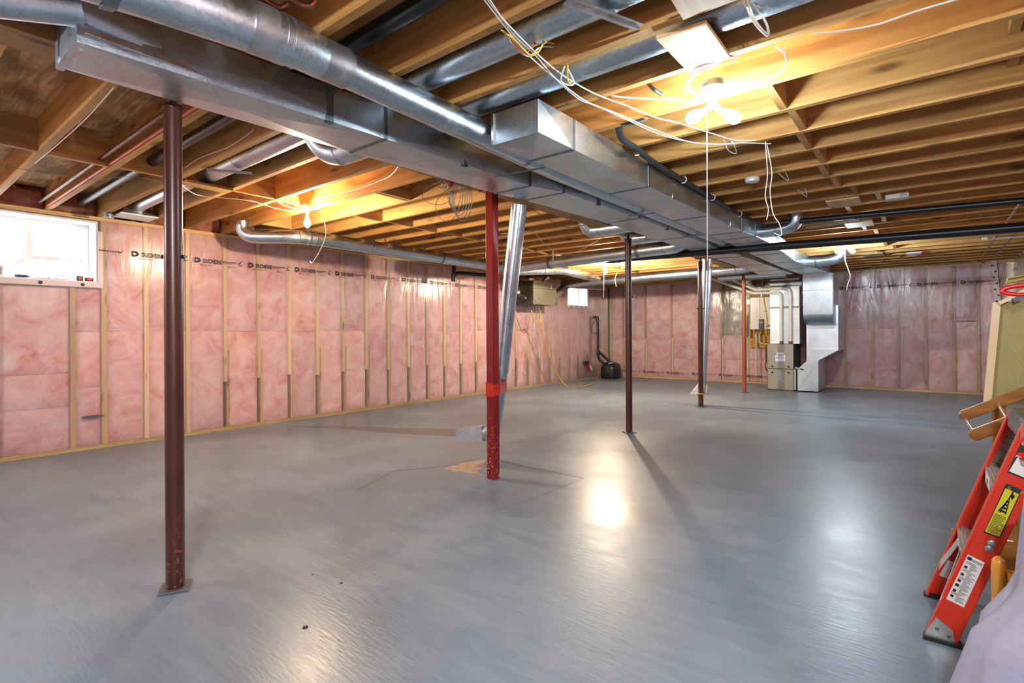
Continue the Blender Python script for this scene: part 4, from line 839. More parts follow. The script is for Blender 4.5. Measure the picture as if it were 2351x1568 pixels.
m.build('tangle', 'cableg', t, True); q = pY(1034, 418, yc-.03); MB().box((q.x-.012, q.y-.01, q.z-.03), (q.x+.012, q.y+.01, q.z+.015)).build('red_tie', 'redtape', t)
cable('dark wire sagging beside the leaning pipe below the trunk duct', [pZ(1210, 472, 2.24), pZ(1250, 498, 2.26), pZ(1300, 522, 2.27), pZ(1335, 518, 2.3), pZ(1350, 506, 2.33)], .004, 'cabled')
cable('pale wire swooping under the joists to the third post', [pZ(1150, 537, 2.33), pZ(1220, 532, 2.34), pZ(1250, 560, 2.30), pZ(1290, 585, 2.27), pZ(1330, 575, 2.29), pZ(1380, 548, 2.32), pZ(1415, 540, 2.34)], .004, 'cablew')
cable('tangle of thin wire near the far warm bulb', [pZ(1412, 612, 2.33), pZ(1440, 600, 2.30), pZ(1470, 615, 2.28), pZ(1500, 605, 2.3), pZ(1530, 596, 2.33)], .004, 'cabled')
m = MB().tube(smooth_path([pY(1417, 625, 9.2), pY(1412, 640, 9.2), pY(1415, 658, 9.2)], 4), .006, 6); tag(m.build('cable', 'cablew', None, True), 'white wire end dangling near the far left corner', 'cable')

# ================================================================== SMALL CEILING FIXTURES
t = thing('smoke_detector', 'white round puck detector under the joists right of the box duct', 'detector', pZ(1727, 413, ZJ))
c = pZ(1727, 413, 2.34); MB().lathe((c.x, c.y, ZJ), [(.05, 0), (.055, -.006), (.055, -.02)], 24).build('base', 'porcelain', t, True); MB().lathe((c.x, c.y, ZJ-.02), [(.050, 0), (.048, -.012), (.035, -.016)], 24).build('cover', 'porcelain', t, True)
t = thing('alarm_box', 'white square alarm box under a joist at the right', 'detector', pZ(2060, 453, ZJ))
c = pZ(2060, 453, 2.33); MB().box((c.x-.085, c.y-.06, ZJ-.045), (c.x+.085, c.y+.06, ZJ-.002)).build('body', 'porcelain', t, bevel=.01)
for k in range(3): MB().box((c.x+.02, c.y-.0625, ZJ-.035+.01*k), (c.x+.07, c.y-.0605, ZJ-.031+.01*k)).build('vent_slot', 'labelgrey', t)
t = thing('cover_plate', 'small white rectangular plate under the far joists', 'plate', pZ(2098, 580, ZJ)); c = pZ(2098, 580, ZJ); MB().box((c.x-.10, c.y-.12, ZJ-.018), (c.x+.10, c.y+.12, ZJ-.002)).build('plate', 'porcelain', t, bevel=.006); MB().box((c.x-.08, c.y-.1, ZJ-.022), (c.x+.08, c.y+.1, ZJ-.018)).build('lens', 'white', t)
t = thing('switch_box', 'grey metal junction box on the joist left of the twin bulbs', 'junction box', pZ(1475, 280, ZJ)); c = pZ(1468, 279, ZJ-.0)
MB().box((c.x-.11, c.y-.04, ZJ+.0), (c.x+.04, c.y+.02, ZJ+.045)).build('box', 'grey', t, bevel=.003)
MB().lathe((c.x-.03, c.y-.0, ZJ-.004), [(.02, 0), (.02, .006)], 12).build('knockout', 'galvdark', t)
# pale boards nailed across joists
def board(label, corners, z, th=.02, mat='pale'):
    m = MB().prism([V((p.x, p.y, z)) for p in corners], (0, 0, -th)); return tag(m.build('nailed_board', mat, None, bevel=.003), label, 'board', 'boards nailed under joists')
board('large pale board nailed under the joists above the twin bulbs', [pZ(1505, 80, ZJ-.002), pZ(1590, 168, ZJ-.002), pZ(1676, 122, ZJ-.002), pZ(1622, 45, ZJ-.002)], ZJ-.001, .019)
board('pale board at the top edge next to the silver pipes', [pZ(1535, -20, ZJ), pZ(1568, 35, ZJ), pZ(1690, -20, ZJ), pZ(1600, -60, ZJ)], ZJ-.001, .019)
for (x, y, lab) in ((1938, 463, 'scrap board under the joists behind the black thin drain'), (1973, 512, 'pale scrap block above the long black drain'), (2005, 583, 'light scrap board under the far joists by the cool bulbs')):
    c = pZ(x, y, ZJ); board(lab, [c+V((-.13, -.17, 0)), c+V((.13, -.17, 0)), c+V((.13, .17, 0)), c+V((-.13, .17, 0))], ZJ-.001, .018)
# copper pipes at right below the joists
for a, b, lab, r in ((pZ(2345, 462, 2.30), pZ(2258, 585, 2.30), 'left of two thin copper pipes under the right-hand joists', .011), (pZ(2390, 470, 2.30), pZ(2285, 590, 2.30), 'right of two thin copper pipes under the right-hand joists', .011)):
    t = thing('copper_pipe', lab, 'pipe', b); a.x = b.x = (a.x+b.x)/2; b.y = min(b.y, B_-.15); MB().tube([a, b], r, 12).build('pipe', 'copper', t, True)
    for q in (.3, .7): p = a.lerp(b, q); MB().tube([p, p+(b-a).normalized()*.05], r*1.3, 12).build('coupling', 'copper', t, True)
t = thing('white_drain_pipe', 'thin white plastic pipe crossing the joists near the black drains', 'pipe', (0, 7.6, 2.3)); a, b = pZ(1850, 522, 2.34), pZ(1960, 508, 2.34); MB().tube([a, b], .016, 12).build('pipe', 'pvc', t, True); MB().tube([b, b+V((.05, 0, 0))], .019, 12).build('coupling', 'pvc', t, True)
t = thing('white_drain_pipe', 'short white plastic pipe under the joists at the far right', 'pipe', (.5, 8, 2.3)); a, b = pZ(2255, 548, 2.30), pZ(2400, 537, 2.30); MB().tube([a, b], .017, 12).build('pipe', 'pvc', t, True); MB().tube([a, a+V((.05, 0, 0))], .021, 12).build('coupling', 'pvc', t, True)
cable('yellow gas tube along the top of the back wall', [pY(2030, 602, 12.3), pY(2060, 606, 12.3), pY(2100, 603, 12.3), pY(2140, 598, 12.3)], .016, 'gas'); cable('yellow gas tube slanting into the back wall at right', [pY(2212, 592, 12.0), pY(2240, 600, 12.2), pY(2258, 605, 12.42)], .016, 'gas')
# copper elbows at the very top left of the picture
t = thing('copper_elbow', 'copper water pipe elbow at the top edge above the round pipe', 'pipe', pZ(690, 5, 2.40)); MB().tube(smooth_path([pZ(590, -12, 2.40), pZ(640, 18, 2.40), pZ(662, 8, 2.42)], 4), .011, 12).build('pipe', 'copper', t, True); MB().tube(smooth_path([pZ(660, -10, 2.40), pZ(690, 10, 2.40), pZ(715, 12, 2.40), pZ(725, 0, 2.42)], 4), .012, 12).build('elbow', 'copper', t, True)
t = thing('ceiling_box', 'grey junction box in the bay at the top left corner', 'junction box', pZ(20, 22, 2.5)); c = pZ(20, 22, 2.48); MB().box((c.x-.05, c.y-.06, c.z-.02), (c.x+.05, c.y+.05, c.z+.09)).build('box', 'galv', t, bevel=.003); MB().box((c.x-.03, c.y-.03, c.z-.024), (c.x+.03, c.y+.03, c.z-.02)).build('cover', 'galvdark', t)

# ================================================================== HEAT RECOVERY UNIT, PUMP
t = thing('ventilation_unit', 'olive steel ventilation unit hanging by the left wall with flex ducts', 'ventilator', (-6.3, 8.8, 1.7))
MB().box((-6.54, 8.40, 1.715), (-6.12, 9.21, 2.19)).build('casing', 'hrvdark', t, bevel=.006); MB().box((-6.12, 8.405, 1.715), (-6.10, 9.205, 2.03)).build('front_door', 'hrv', t, bevel=.004); MB().box((-6.12, 8.405, 2.035), (-6.102, 9.205, 2.19)).build('top_panel', 'hrv', t, bevel=.004)
MB().box((-6.102, 8.99, 2.06), (-6.099, 9.04, 2.16)).build('paper_label', 'label', t); MB().box((-6.102, 8.42, 1.74), (-6.098, 8.46, 1.80)).build('blue_sticker', 'labelblue', t); MB().box((-6.102, 9.14, 1.73), (-6.098, 9.18, 1.77)).build('green_sticker', 'green', t)
for y, z in ((8.55, 2.1), (8.55, 1.84), (8.95, 1.80)): MB().lathe((-6.10, y, z), [(.01, 0), (.01, .003)], 10, 'X').build('screw', 'black', t)
def flexduct(t, pts, r, mat='flex'):
    P = smooth_path(pts, 8); MB().tube(P, [r*(1+.06*math.sin(i*2.2)) for i in range(len(P))], 20).build('flex_duct', mat, t, True)
flexduct(t, [(-6.45, 8.2, 2.3), (-6.42, 8.1, 2.1), (-6.38, 8.15, 1.95), (-6.36, 8.28, 1.86), (-6.36, 8.40, 1.84)], .085); MB().tube([(-6.38, 8.16, 1.965), (-6.37, 8.2, 1.93)], .094, 20).build('band', 'bright', t, True)
MB().tube([(-6.30, 8.55, 2.19), (-6.30, 8.55, 2.24)], .088, 20).build('collar', 'bright', t, True); flexduct(t, [(-6.30, 8.55, 2.22), (-6.30, 8.55, 2.33), (-6.35, 8.5, 2.42)], .085)
flexduct(t, [(-6.28, 9.0, 2.19), (-6.26, 9.02, 2.24), (-6.2, 9.06, 2.32)], .05, 'bright')
MB().bar((-6.25, 9.21, 1.86), (-6.25, 9.85, 2.2), .16, .10).build('transition_duct', 'hrv', t); MB().bar((-6.25, 9.80, 2.17), (-6.1, 11.2, 2.215), .16, .09).build('flat_duct', 'galv', t)
for y in (8.45, 8.78): MB().tube([(-6.2, y, 1.60), (-6.2, y, 1.715)], .008, 8).build('drain_stub', 'black', t, True)
cable('yellow hose looping from the ventilation unit down across the floor to the pump', [(-6.2, 8.45, 1.60), (-6.2, 8.55, 1.40), (-6.2, 8.72, 1.37), (-6.2, 8.78, 1.60)], .010, plain('yellow_hose', (.55, .40, .10), .4), name='hose'); 
cable('long yellow drain hose hanging down the left wall to the black pump', [(-6.2, 8.60, 1.37), pX(1238, 740, -6.2), pX(1258, 810, -6.25), pX(1277, 855, -6.25), pZ(1300, 885, .014), pZ(1332, 888, .014), pZ(1376, 877, .014)], .011, plain('yellow_drain_hose', (.55, .38, .08), .4), name='hose')
cable('thin beige wire hanging on the left wall behind the leaning pipe', [pX(1180, 740, -6.58), pX(1190, 755, -6.58), pX(1200, 800, -6.58), pX(1225, 840, -6.58), pX(1247, 884, -6.58)], .005, plain('beige_wire', (.45, .30, .16), .6))
c = V((-6.25, 11.88, 0))
t = thing('sump_pump', 'black plastic pump box with two upright black pipes in the far left corner', 'pump', c)
body = MB(); n_ = 24
def rr(z, a, b): return [(c.x+a*math.copysign(abs(math.cos(q))**.6, math.cos(q)), c.y+b*math.copysign(abs(math.sin(q))**.6, math.sin(q)), z) for q in [2*math.pi*k/n_ for k in range(n_)]]
lv = [rr(0, .20, .23), rr(.03, .215, .245), rr(.22, .215, .245), rr(.30, .205, .235), rr(.37, .16, .19), rr(.40, .09, .12)]
body.add([p for l in lv for p in l], [(i*n_+k, i*n_+(k+1) % n_, (i+1)*n_+(k+1) % n_, (i+1)*n_+k) for i in range(5) for k in range(n_)]+[tuple(range(n_))[::-1], tuple(5*n_+k for k in range(n_))]); body.build('tank', 'black', t, True)
MB().tube(rr(.225, .222, .252)+[rr(.225, .222, .252)[0]], .006, 6).build('rim', 'black', t, True)
fr = V((.55, -.83, 0)); MB().obox(c+V((.08, -.165, .335)), V((.045, .03, 0)), V((.0, -.0, .045)), V((.002, -.003, .001))).build('white_label', 'label', t); MB().obox(c+V((.06, -.12, .392)), V((.04, .03, 0)), V((-.015, .02, 0)), V((0, 0, .003))).build('white_label', 'label', t)
MB().box((c.x+.13, c.y+.0, .36), (c.x+.17, c.y+.06, .385)).build('red_cap', 'redplastic', t)
MB().tube(smooth_path([(c.x-.13, c.y-.12, .36), (c.x-.22, c.y-.17, .46), (c.x-.25, c.y-.2, .60), (c.x-.25, c.y-.2, .9), (c.x-.26, c.y-.2, 1.45), (c.x-.27, c.y-.2, 1.52), (c.x-.36, c.y-.2, 1.53)], 5), .032, 14).build('discharge_pipe', 'abs', t, True)
MB().tube(smooth_path([(c.x+.02, c.y-.02, .38), (c.x-.1, c.y-.08, .50), (c.x-.24, c.y-.19, .66)], 4), .034, 14).build('branch_pipe', 'abs', t, True)
MB().tube([(c.x-.25, c.y-.2, .58), (c.x-.25, c.y-.2, .70)], .042, 14).build('coupling', 'abs', t, True)
MB().tube(smooth_path([(c.x-.28, c.y-.2, 1.50), (c.x-.34, c.y-.3, 1.35), (c.x-.34, c.y-.34, 1.15), (c.x-.27, c.y-.25, 1.12)], 4), .008, 8).build('cord', 'cabled', t, True)
t = thing('wall_outlet', 'black plug and red tag on the left wall beside the pump', 'outlet', (-6.58, 11.2, .38)); MB().box((-6.60, 11.12, .36), (-6.55, 11.32, .44)).build('plug', 'black', t, bevel=.006); MB().add([(-6.56, 11.2, .36), (-6.56, 11.32, .34), (-6.55, 11.40, .22), (-6.55, 11.28, .24)], [(0, 1, 2, 3)]).build('red_tag', 'redplastic', t); MB().add([(-6.555, 11.34, .34), (-6.555, 11.43, .32), (-6.545, 11.46, .20), (-6.545, 11.40, .21)], [(0, 1, 2, 3)]).build('white_tag', 'label', t)

# ================================================================== FURNACE CORNER
FX0, FX1, FYF = -2.475, -2.02, 11.20
t = thing('furnace', 'beige-grey upright gas furnace with white label standing on the floor', 'furnace', ((FX0+FX1)/2, FYF+.35, 0))
MB().box((FX0, FYF+.012, .01), (FX1, FYF+.74, .905)).build('cabinet', 'furnacedark', t, bevel=.004)
MB().box((FX0, FYF-.004, .425), (FX1, FYF+.012, .90)).build('upper_door', 'furnace', t, bevel=.008); d2 = MB().box((FX0, FYF-.004, .018), (FX1, FYF+.012, .415)).build('lower_door', 'furnace', t, bevel=.008)
MB().box((FX0-.004, FYF-.002, .0), (FX1+.004, FYF+.74, .014)).build('plinth', 'furnacedark', t)
cxf = (FX0+FX1)/2
for s, z0, z1, w0, w1 in ((1, .78, .885, .05, .085), (-1, .10, .035, .05, .09)):
    MB().prism([(cxf-w0, FYF-.009, z0), (cxf+w0, FYF-.009, z0), (cxf+w1, FYF-.009, z1), (cxf-w1, FYF-.009, z1)], (0, .006, 0)).build('embossed_panel', 'furnace', t, bevel=.003)
for z in (.47, .35):
    for x in (FX0+.085, FX1-.085): MB().lathe((x, FYF-.004, z), [(.018, 0), (.018, -.008), (.012, -.010)], 16, 'Y').build('knob', 'black', t, True)
MB().box((cxf-.10, FYF-.007, .555), (cxf+.10, FYF-.004, .70)).build('label_border', 'labelblue', t); MB().box((cxf-.093, FYF-.009, .562), (cxf+.093, FYF-.006, .693)).build('white_label', 'label', t); MB().box((cxf-.07, FYF-.007, .705), (cxf+.07, FYF-.004, .735)).build('badge', 'heater', t)
m = MB()
for k, (w, z) in enumerate(((.03, .668), (.075, .632), (.07, .625))): m.box((cxf-w, FYF-.0105, z), (cxf+w, FYF-.009, z+(.012 if k == 0 else .004)))
m.build('label_print', 'labelblue', t); MB().box((cxf-.045, FYF-.0055, .185), (cxf+.05, FYF-.0035, .385)).build('rating_plate', 'labelgrey', t)
m = MB()
for k in range(14): m.box((cxf-.038, FYF-.0065, .195+.0132*k), (cxf+.042-.02*(k % 3), FYF-.0055, .200+.0132*k))
m.build('rating_print', 'label', t)
MB().box((FX1+.002, FYF+.02, .03), (FX1+.035, FYF+.07, .43)).build('wiring_strip', plain('pale_green_strip', (.45, .62, .58), .4, 0, 60, .4), t)
# plenum above
t = thing('supply_plenum', 'upright galvanized plenum standing on the furnace behind white pipes', 'duct', (cxf, FYF+.4, .905))
MB().box((FX0+.02, FYF+.12, .906), (FX1+.085, FYF+.66, 1.62)).build('lower_box', 'galv', t); MB().box((FX0+.01, FYF+.11, 1.60), (FX1+.10, FYF+.67, 1.632)).build('flange', 'galvdark', t); m = MB(); crease(m, [(FX0+.02, FYF+.119, .92), (FX1+.085, FYF+.119, .92), (FX1+.085, FYF+.119, 1.60), (FX0+.02, FYF+.119, 1.60)], .02); m.build('front_panel', 'galv', t); MB().box((FX0+.02, FYF+.12, 1.632), (FX1+.085, FYF+.66, 1.98)).build('upper_box', 'galv', t)
MB().lathe((FX0+.02, FYF+.22, 2.08), [(.10, 0), (.10, .56)], 20, 'X').build('rounded_shoulder', 'galv', t, True); MB().box((FX0+.02, FYF+.14, 1.98), (FX1+.085, FYF+.66, 2.18)).build('throat', 'galv', t)
# return air drop
t = thing('return_drop', 'stepped galvanized return air duct with curved elbow beside the furnace', 'duct', (-1.7, FYF+.4, 0))
fp = [(-1.955, FYF, .02), (-1.607, FYF, .02), (-1.607, FYF, .60), (-1.285, FYF, .80), (-1.285, FYF, 1.62), (-1.80, FYF, 1.62), (-1.80, FYF, .58), (-1.955, FYF, .42)]
MB().prism(fp, (0, .82, 0)).build('boot_body', 'galv', t, bevel=.003)
m = MB(); crease(m, [(-1.79, FYF-.002, .82), (-1.295, FYF-.002, .82), (-1.295, FYF-.002, 1.30), (-1.79, FYF-.002, 1.30)], .03); m.build('front_panel', 'galv', t); MB().box((-1.80, FYF-.006, .795), (-1.285, FYF, .807)).build('seam', 'bright', t); MB().box((-1.80, FYF-.006, .595), (-1.607, FYF, .605)).build('seam', 'bright', t); MB().bar((-1.607, FYF-.004, .60), (-1.94, FYF-.004, .06), .008, .006, (0, 1, 0)).build('seam', 'bright', t)
prof = [(10.72, 2.175), (10.72, 1.46)]+[(10.72+.42*(1-math.cos(a)), 1.46-.20*math.sin(a)) for a in [math.pi/2*k/8 for k in range(1, 9)]]+[(FYF+.3, 1.26), (FYF+.3, 2.175)]
MB().prism([(-1.775, y, z) for y, z in prof], (.46, 0, 0)).build('curved_elbow', 'galv', t, True); MB().box((-1.782, 10.712, 1.84), (-1.308, 10.73, 1.862)).build('drive_cleat', 'bright', t); MB().box((-1.315, 10.72, 1.45), (-1.30, 10.73, 2.17)).build('corner_seam', 'galvdark', t)
m = MB(); crease(m, [(-1.77, 10.718, 1.87), (-1.32, 10.718, 1.87), (-1.32, 10.718, 2.17), (-1.77, 10.718, 2.17)], .025); m.build('front_panel', 'galv', t)
# plywood, water heater
o = MB().box((-3.12, B_-.07, .79), (-2.30, B_-.05, 2.12)).build('plywood_board', 'ply'); tag(o, 'orange plywood backing board on the back wall behind the water heater', 'board')
hx0, hx1, hz0, hz1 = -3.04, -2.60, 1.19, 1.89
t = thing('water_heater', 'white wall-hung tankless water heater with black controller', 'water heater', ((hx0+hx1)/2, B_-.1, hz0))
MB().box((hx0, B_-.30, hz0), (hx1, B_-.072, hz1)).build('casing', 'heater', t, bevel=.012); MB().box((hx0+.20, B_-.304, hz0), (hx0+.204, B_-.299, hz1)).build('panel_seam', 'labelgrey', t)
MB().box((hx0+.185, B_-.325, hz0+.01), (hx0+.285, B_-.30, hz0+.22)).build('controller', 'black', t, bevel=.008); MB().box((hx0+.20, B_-.328, hz0+.13), (hx0+.27, B_-.325, hz0+.17)).build('display', 'labelgrey', t); MB().box((hx0+.36, B_-.304, hz0+.06), (hx0+.40, B_-.30, hz0+.10)).build('blue_sticker', 'labelblue', t)
m = MB()
for x in (.05, .12, .19, .27, .34): m.tube([(hx0+x, B_-.18, hz0-.10), (hx0+x, B_-.18, hz0)], .013, 10)
m.build('fittings', 'brass', t, True); MB().tube([(hx0+.03, B_-.18, hz0-.06), (hx0+.38, B_-.18, hz0-.06)], .018, 10).build('manifold', 'copper', t, True)
for k, (x0, pts) in enumerate(((.09, [(.09, -.08), (.09, -1.02)]), (.155, [(.155, -.08), (.155, -.28), (.18, -.30), (.36, -.30)]))):
    MB().tube([(hx0+a, B_-.16, hz0+b) for a, b in pts], .016, 10).build('white_water_pipe', 'pvc', t, True)
MB().box((hx0-.10, B_-.14, 1.74), (hx0-.035, B_-.075, 1.86)).build('outlet_box', 'porcelain', t, bevel=.005)
MB().tube(smooth_path([(hx0-.03, B_-.09, 1.95), (hx0-.035, B_-.09, 1.5), (hx0-.04, B_-.09, 1.28)], 3), .011, 8).build('yellow_line', 'gas', t, True)
MB().tube([(hx0-.025, B_-.12, 1.0), (hx0-.03, B_-.12, 1.3)], .014, 8).build('valve_stack', 'copperdark', t, True)
t = thing('yellow_gas_line', 'yellow gas tube dropping from the duct past the water heater', 'pipe', (-2.65, B_-.5, 1)); MB().tube(smooth_path([pY(1748, 625, 11.9), pY(1751, 660, 11.9), pY(1754, 690, 11.9), pY(1761, 730, 11.9), pY(1759, 765, 11.9), pY(1758, 776, 11.9)], 5), .013, 10).build('tube', 'gas', t, True)
MB().tube([pY(1758, 772, 11.9), pY(1759, 830, 11.9)], .016, 10).build('valve_body', 'copperdark', t, True); MB().tube([pY(1752, 790, 11.9), pY(1764, 790, 11.9)], .02, 10).build('union', 'brass', t, True); MB().tube(smooth_path([pY(1759, 828, 11.9), pY(1757, 842, 11.9), pY(1763, 852, 11.9)], 3), .012, 8).build('drip_leg', 'copperdark', t, True)
for x, y in ((1749, 648), (1751, 682), (1756, 715), (1761, 750)): p = pY(x, y, 11.9); MB().tube([p, p+V((0, 0, .012))], .016, 10).build('marker_band', 'black', t, True)
# white vent pipes over the furnace
for k, (lab, P) in enumerate((('lower of the two white vent pipes bending down into the furnace', [(1600, 627), (1722, 671), (1732, 673), (1784, 672), (1792, 676), (1794, 690), (1794, 789)]), ('upper of the two white vent pipes bending down into the furnace', [(1640, 625), (1732, 664), (1742, 665), (1803, 662), (1812, 666), (1815, 680), (1815, 786)]))):
    yv = 11.30; t = thing('vent_pipe', lab, 'pipe', pY(*P[-1], yv), 'white vent pipes'); q = [pY(x, y, yv if x > 1725 else yv-.0) for x, y in P]
    q[-1].z = .907
    MB().tube([q[0], q[1]], .03, 16).build('sloping_run', 'pvc', t, True); MB().tube(smooth_path([q[0].lerp(q[1], .97), q[1], q[2], q[2].lerp(q[3], .1)], 4), .031, 16).build('elbow', 'pvc', t, True); MB().tube([q[2], q[3]], .03, 16).build('level_run', 'pvc', t, True)
    MB().tube(smooth_path([q[3].lerp(q[2], .1), q[3], q[4], q[5], q[5].lerp(q[6], .1)], 4), .034, 16).build('elbow', 'pvc', t, True); MB().tube([q[5], q[6]], .03, 16).build('drop', 'pvc', t, True); MB().tube([q[6], q[6]+V((0, 0, .05))], .035, 16).build('coupling', 'copperdark', t, True)
t = thing('flex_vent', 'ribbed clear flexible vent above the water heater', 'duct', (-2.85, 12, 2.1)); flexduct(t, [(-3.05, 12.1, 2.3), (-2.98, 12.1, 2.16), (-2.8, 12.08, 2.08), (-2.62, 12.05, 2.12), (-2.5, 12.0, 2.22)], .10, 'bright')
MB().tube([(-2.78, 12.1, 1.89), (-2.78, 12.1, 2.08)], .04, 14).build('riser', 'bright', t, True)
# condensate bits between furnace and return
t = thing('condensate_trap', 'small grey fitting on the return boot beside the furnace', 'fitting', (-1.93, FYF, .40)); MB().bar((-1.985, FYF-.03, .465), (-1.90, FYF-.03, .43), .05, .03).build('trap', 'grey', t); MB().tube([(-1.91, FYF-.03, .44), (-1.85, FYF-.03, .42)], .012, 8).build('tube', 'black', t, True)
# ================================================================== LADDER AND STORED THINGS AT THE RIGHT
LD = V((.327, 0, 1)).normalized(); LWd = V((1, 0, -.327)).normalized()
t = thing('step_ladder', 'red fibreglass step ladder with aluminium treads and warning stickers', 'ladder', (.05, 2.7, 0))
def rail(y, sg):
    f = V((-.014, y, .012)); L = .86; w = .088; m = MB()
    m.obox(f+LD*L/2+LWd*w/2, LD*L/2, LWd*w/2, (0, .002, 0))                                     # web
    for e in (.004, w-.004): m.obox(f+LD*L/2+LWd*e+V((0, sg*.0145, 0)), LD*L/2, LWd*.0046, (0, .0175, 0))  # flanges
    return m.build('side_rail', 'fibre', t, bevel=.002)
YN, YF = 2.500, 2.905
rail(YN, 1); rail(YF, -1)
for y, s in ((YN, -1), (YF, 1)):
    P = lambda a, b, o: V((-.014, y, .012))+LD*a+LWd*b+V((0, s*o, 0))
    MB().prism([P(.085, .006, .004), P(.065, .062, .004), P(-.022, .105, .004), P(-.004, -.004, .004)], (0, s*.003, 0)).build('foot_plate', 'alu', t)
    MB().prism([V((-.022, y-.02, 0)), V((.092, y-.02, 0)), V((.088, y-.02, .014)), V((-.018, y-.02, .014))], (0, .04, 0)).build('rubber_foot', 'rubber', t)
    for a, b in ((.045, .022), (.038, .058)): q = P(a, b, .006); MB().lathe(q, [(.006, 0), (.006, s*.004)], 10, 'Y').build('rivet', 'galvdark', t)
for z in (.325, .595):
    c = V((-.014+.327*z, (YN+YF)/2, z)); 
    tr_ = MB().box((c.x+.004, YN+.003, z-.004), (c.x+.090, YF-.003, z)).box((c.x-.001, YN+.003, z-.062), (c.x+.004, YF-.003, z+.001)).build('tread', 'alu', t)
    for k in range(8): MB().box((c.x+.010+.010*k, YN+.004, z), (c.x+.015+.010*k, YF-.004, z+.003)).build('tread_rib', 'alu', tr_)
    if z > .5: MB().box((c.x-.003, YN+.16, z-.055), (c.x-.001, YN+.34, z-.01)).build('red_notice', 'label', tr_); 
    if z > .5: MB().lathe((c.x-.004, YN+.24, z-.032), [(.012, 0), (.012, -.001)], 12, 'X').build('red_dot', 'redplastic', tr_)
for y, s in ((YF-.02, -1), (YN+.02, 1)): MB().bar((.03, y, .14), (.09, y+s*.12, .30), .035, .003, (1, 0, 0)).build('brace', 'alu', t)
# cap and rear legs
MB().box((.252, YN-.004, .775), (.44, YF-.02, .842)).build('cap', 'black', t, bevel=.008)
for y in (YN+.02, YF-.02): MB().bar((.36, y, .80), (.68, y, .0), .045, .022, (0, 1, 0)).build('rear_leg', 'fibre', t)
for z in (.25, .5): MB().box((.68-.40*z-.012, YN+.02, z-.012), (.68-.40*z+.012, YF-.02, z+.012)).build('rear_brace', 'grey', t)
w_ = MB(); 
def wr(u, v):
    x = .246+.22*u; return V((x, YN-.010+(YF-YN)*v, .850+.006*noise.noise(V((u*6, v*9, 1)))))
w_.grid(wr, 10, 14); w_.grid(lambda u, v: V((.245+.004*noise.noise(V((u*9, v*8, 4))), YN-.010+(YF-YN)*u, .772+.078*v)), 14, 6); w_.grid(lambda u, v: V((.245+.22*u, YN-.011+.003*noise.noise(V((u*9, v*8, 7))), .772+.078*v)), 10, 6)
tag(w_.build('plastic_wrap', 'wrap', None, True), 'crinkled clear plastic wrapped over the black ladder cap', 'plastic')
def sticker(corners, mat, off=.0035, name='sticker'):
    return MB().add([pY(x, y, YN)+V((0, -off, 0)) for x, y in corners], [(0, 1, 2, 3)]).build(name, mat, t)
A = [(2222, 1272), (2261, 1291), (2213, 1394), (2172, 1374)]
s1 = sticker(A, 'label')
def bl(C, u, v): p, q = V((*C[0], 0)).lerp(V((*C[1], 0)), u), V((*C[3], 0)).lerp(V((*C[2], 0)), u); r_ = p.lerp(q, v); return r_.x, r_.y
def bars(parent, C, rows, mat, off=.0042, name='printed_lines'):
    m = MB()
    for u0, u1, v0, v1 in rows: m.add([pY(*bl(C, u, v), YN)+V((0, -off, 0)) for u, v in ((u0, v0), (u1, v0), (u1, v1), (u0, v1))], [(0, 1, 2, 3)])
    o = m.build(name, mat, parent); o['kind'] = 'stuff'; return o
random.seed(3)
rows = [(.30, .93, .05+.018*k, .058+.018*k) for k in range(3)]
for k in range(30): v = .13+.028*k; rows.append((.40 if k % 6 > 1 else .08, .55+random.random()*.38, v, v+.010))
for v in (.22, .38, .52, .62, .74, .86): rows.append((.10, .28, v, v+.055))
bars(s1, A, rows, 'ink')
m = MB(); cpt = pY(*bl(A, .18, .06), YN)+V((0, -.0045, 0)); m.add([cpt+V((.007*math.cos(k*.5236), 0, .007*math.sin(k*.5236))) for k in range(12)], [tuple(range(12))]); m.build('printed_logo', 'inkblack', s1)
Bq = [(2312, 1112), (2343, 1126), (2294, 1232), (2261, 1219)]
sb_ = sticker([(2310, 1109), (2346, 1124), (2296, 1236), (2258, 1222)], 'labelblack', .003); s2 = sticker(Bq, 'labelyellow', .004)
bars(s2, Bq, [(.0, 1, 0, .075)], 'inkblack', .0046, 'header')
rows = [(.08, .6+.35*random.random(), .60+.028*k, .612+.028*k) for k in range(14)]
bars(s2, Bq, rows, 'ink', .0046)
m = MB()
for (u0, v0, u1, v1, w) in ((.35, .55, .50, .26, .03), (.75, .55, .58, .26, .03), (.2, .55, .50, .30, .03), (.40, .30, .62, .30, .02), (.36, .37, .66, .37, .02), (.32, .44, .70, .44, .02), (.28, .51, .73, .51, .02), (.52, .26, .55, .14, .05), (.55, .14, .80, .17, .03), (.55, .15, .75, .22, .03)):
    du, dv = (u1-u0), (v1-v0); L = math.hypot(du, dv); nu, nv = -dv/L*w, du/L*w
    m.add([pY(*bl(Bq, u, v), YN)+V((0, -.0047, 0)) for u, v in ((u0-nu, v0-nv), (u1-nu, v1-nv), (u1+nu, v1+nv), (u0+nu, v0+nv))], [(0, 1, 2, 3)])
m.add([pY(*bl(Bq, .56+.07*math.cos(k*.7854), .105+.03*math.sin(k*.7854)), YN)+V((0, -.0047, 0)) for k in range(8)], [tuple(range(8))]); o = m.build('ladder_pictogram', 'inkblack', s2); o['kind'] = 'stuff'
def rail_text(txt, size, mat, C, u, v, parent, off=.005):
    p = pY(*bl(C, u, v), YN)+V((0, -off, 0)); r_ = (pY(*C[1], YN)-pY(*C[0], YN)).normalized(); up = (pY(*C[0], YN)-pY(*C[3], YN)).normalized()
    return put_text('lettering', text_mesh(txt, size, mat), p, r_, up, parent)
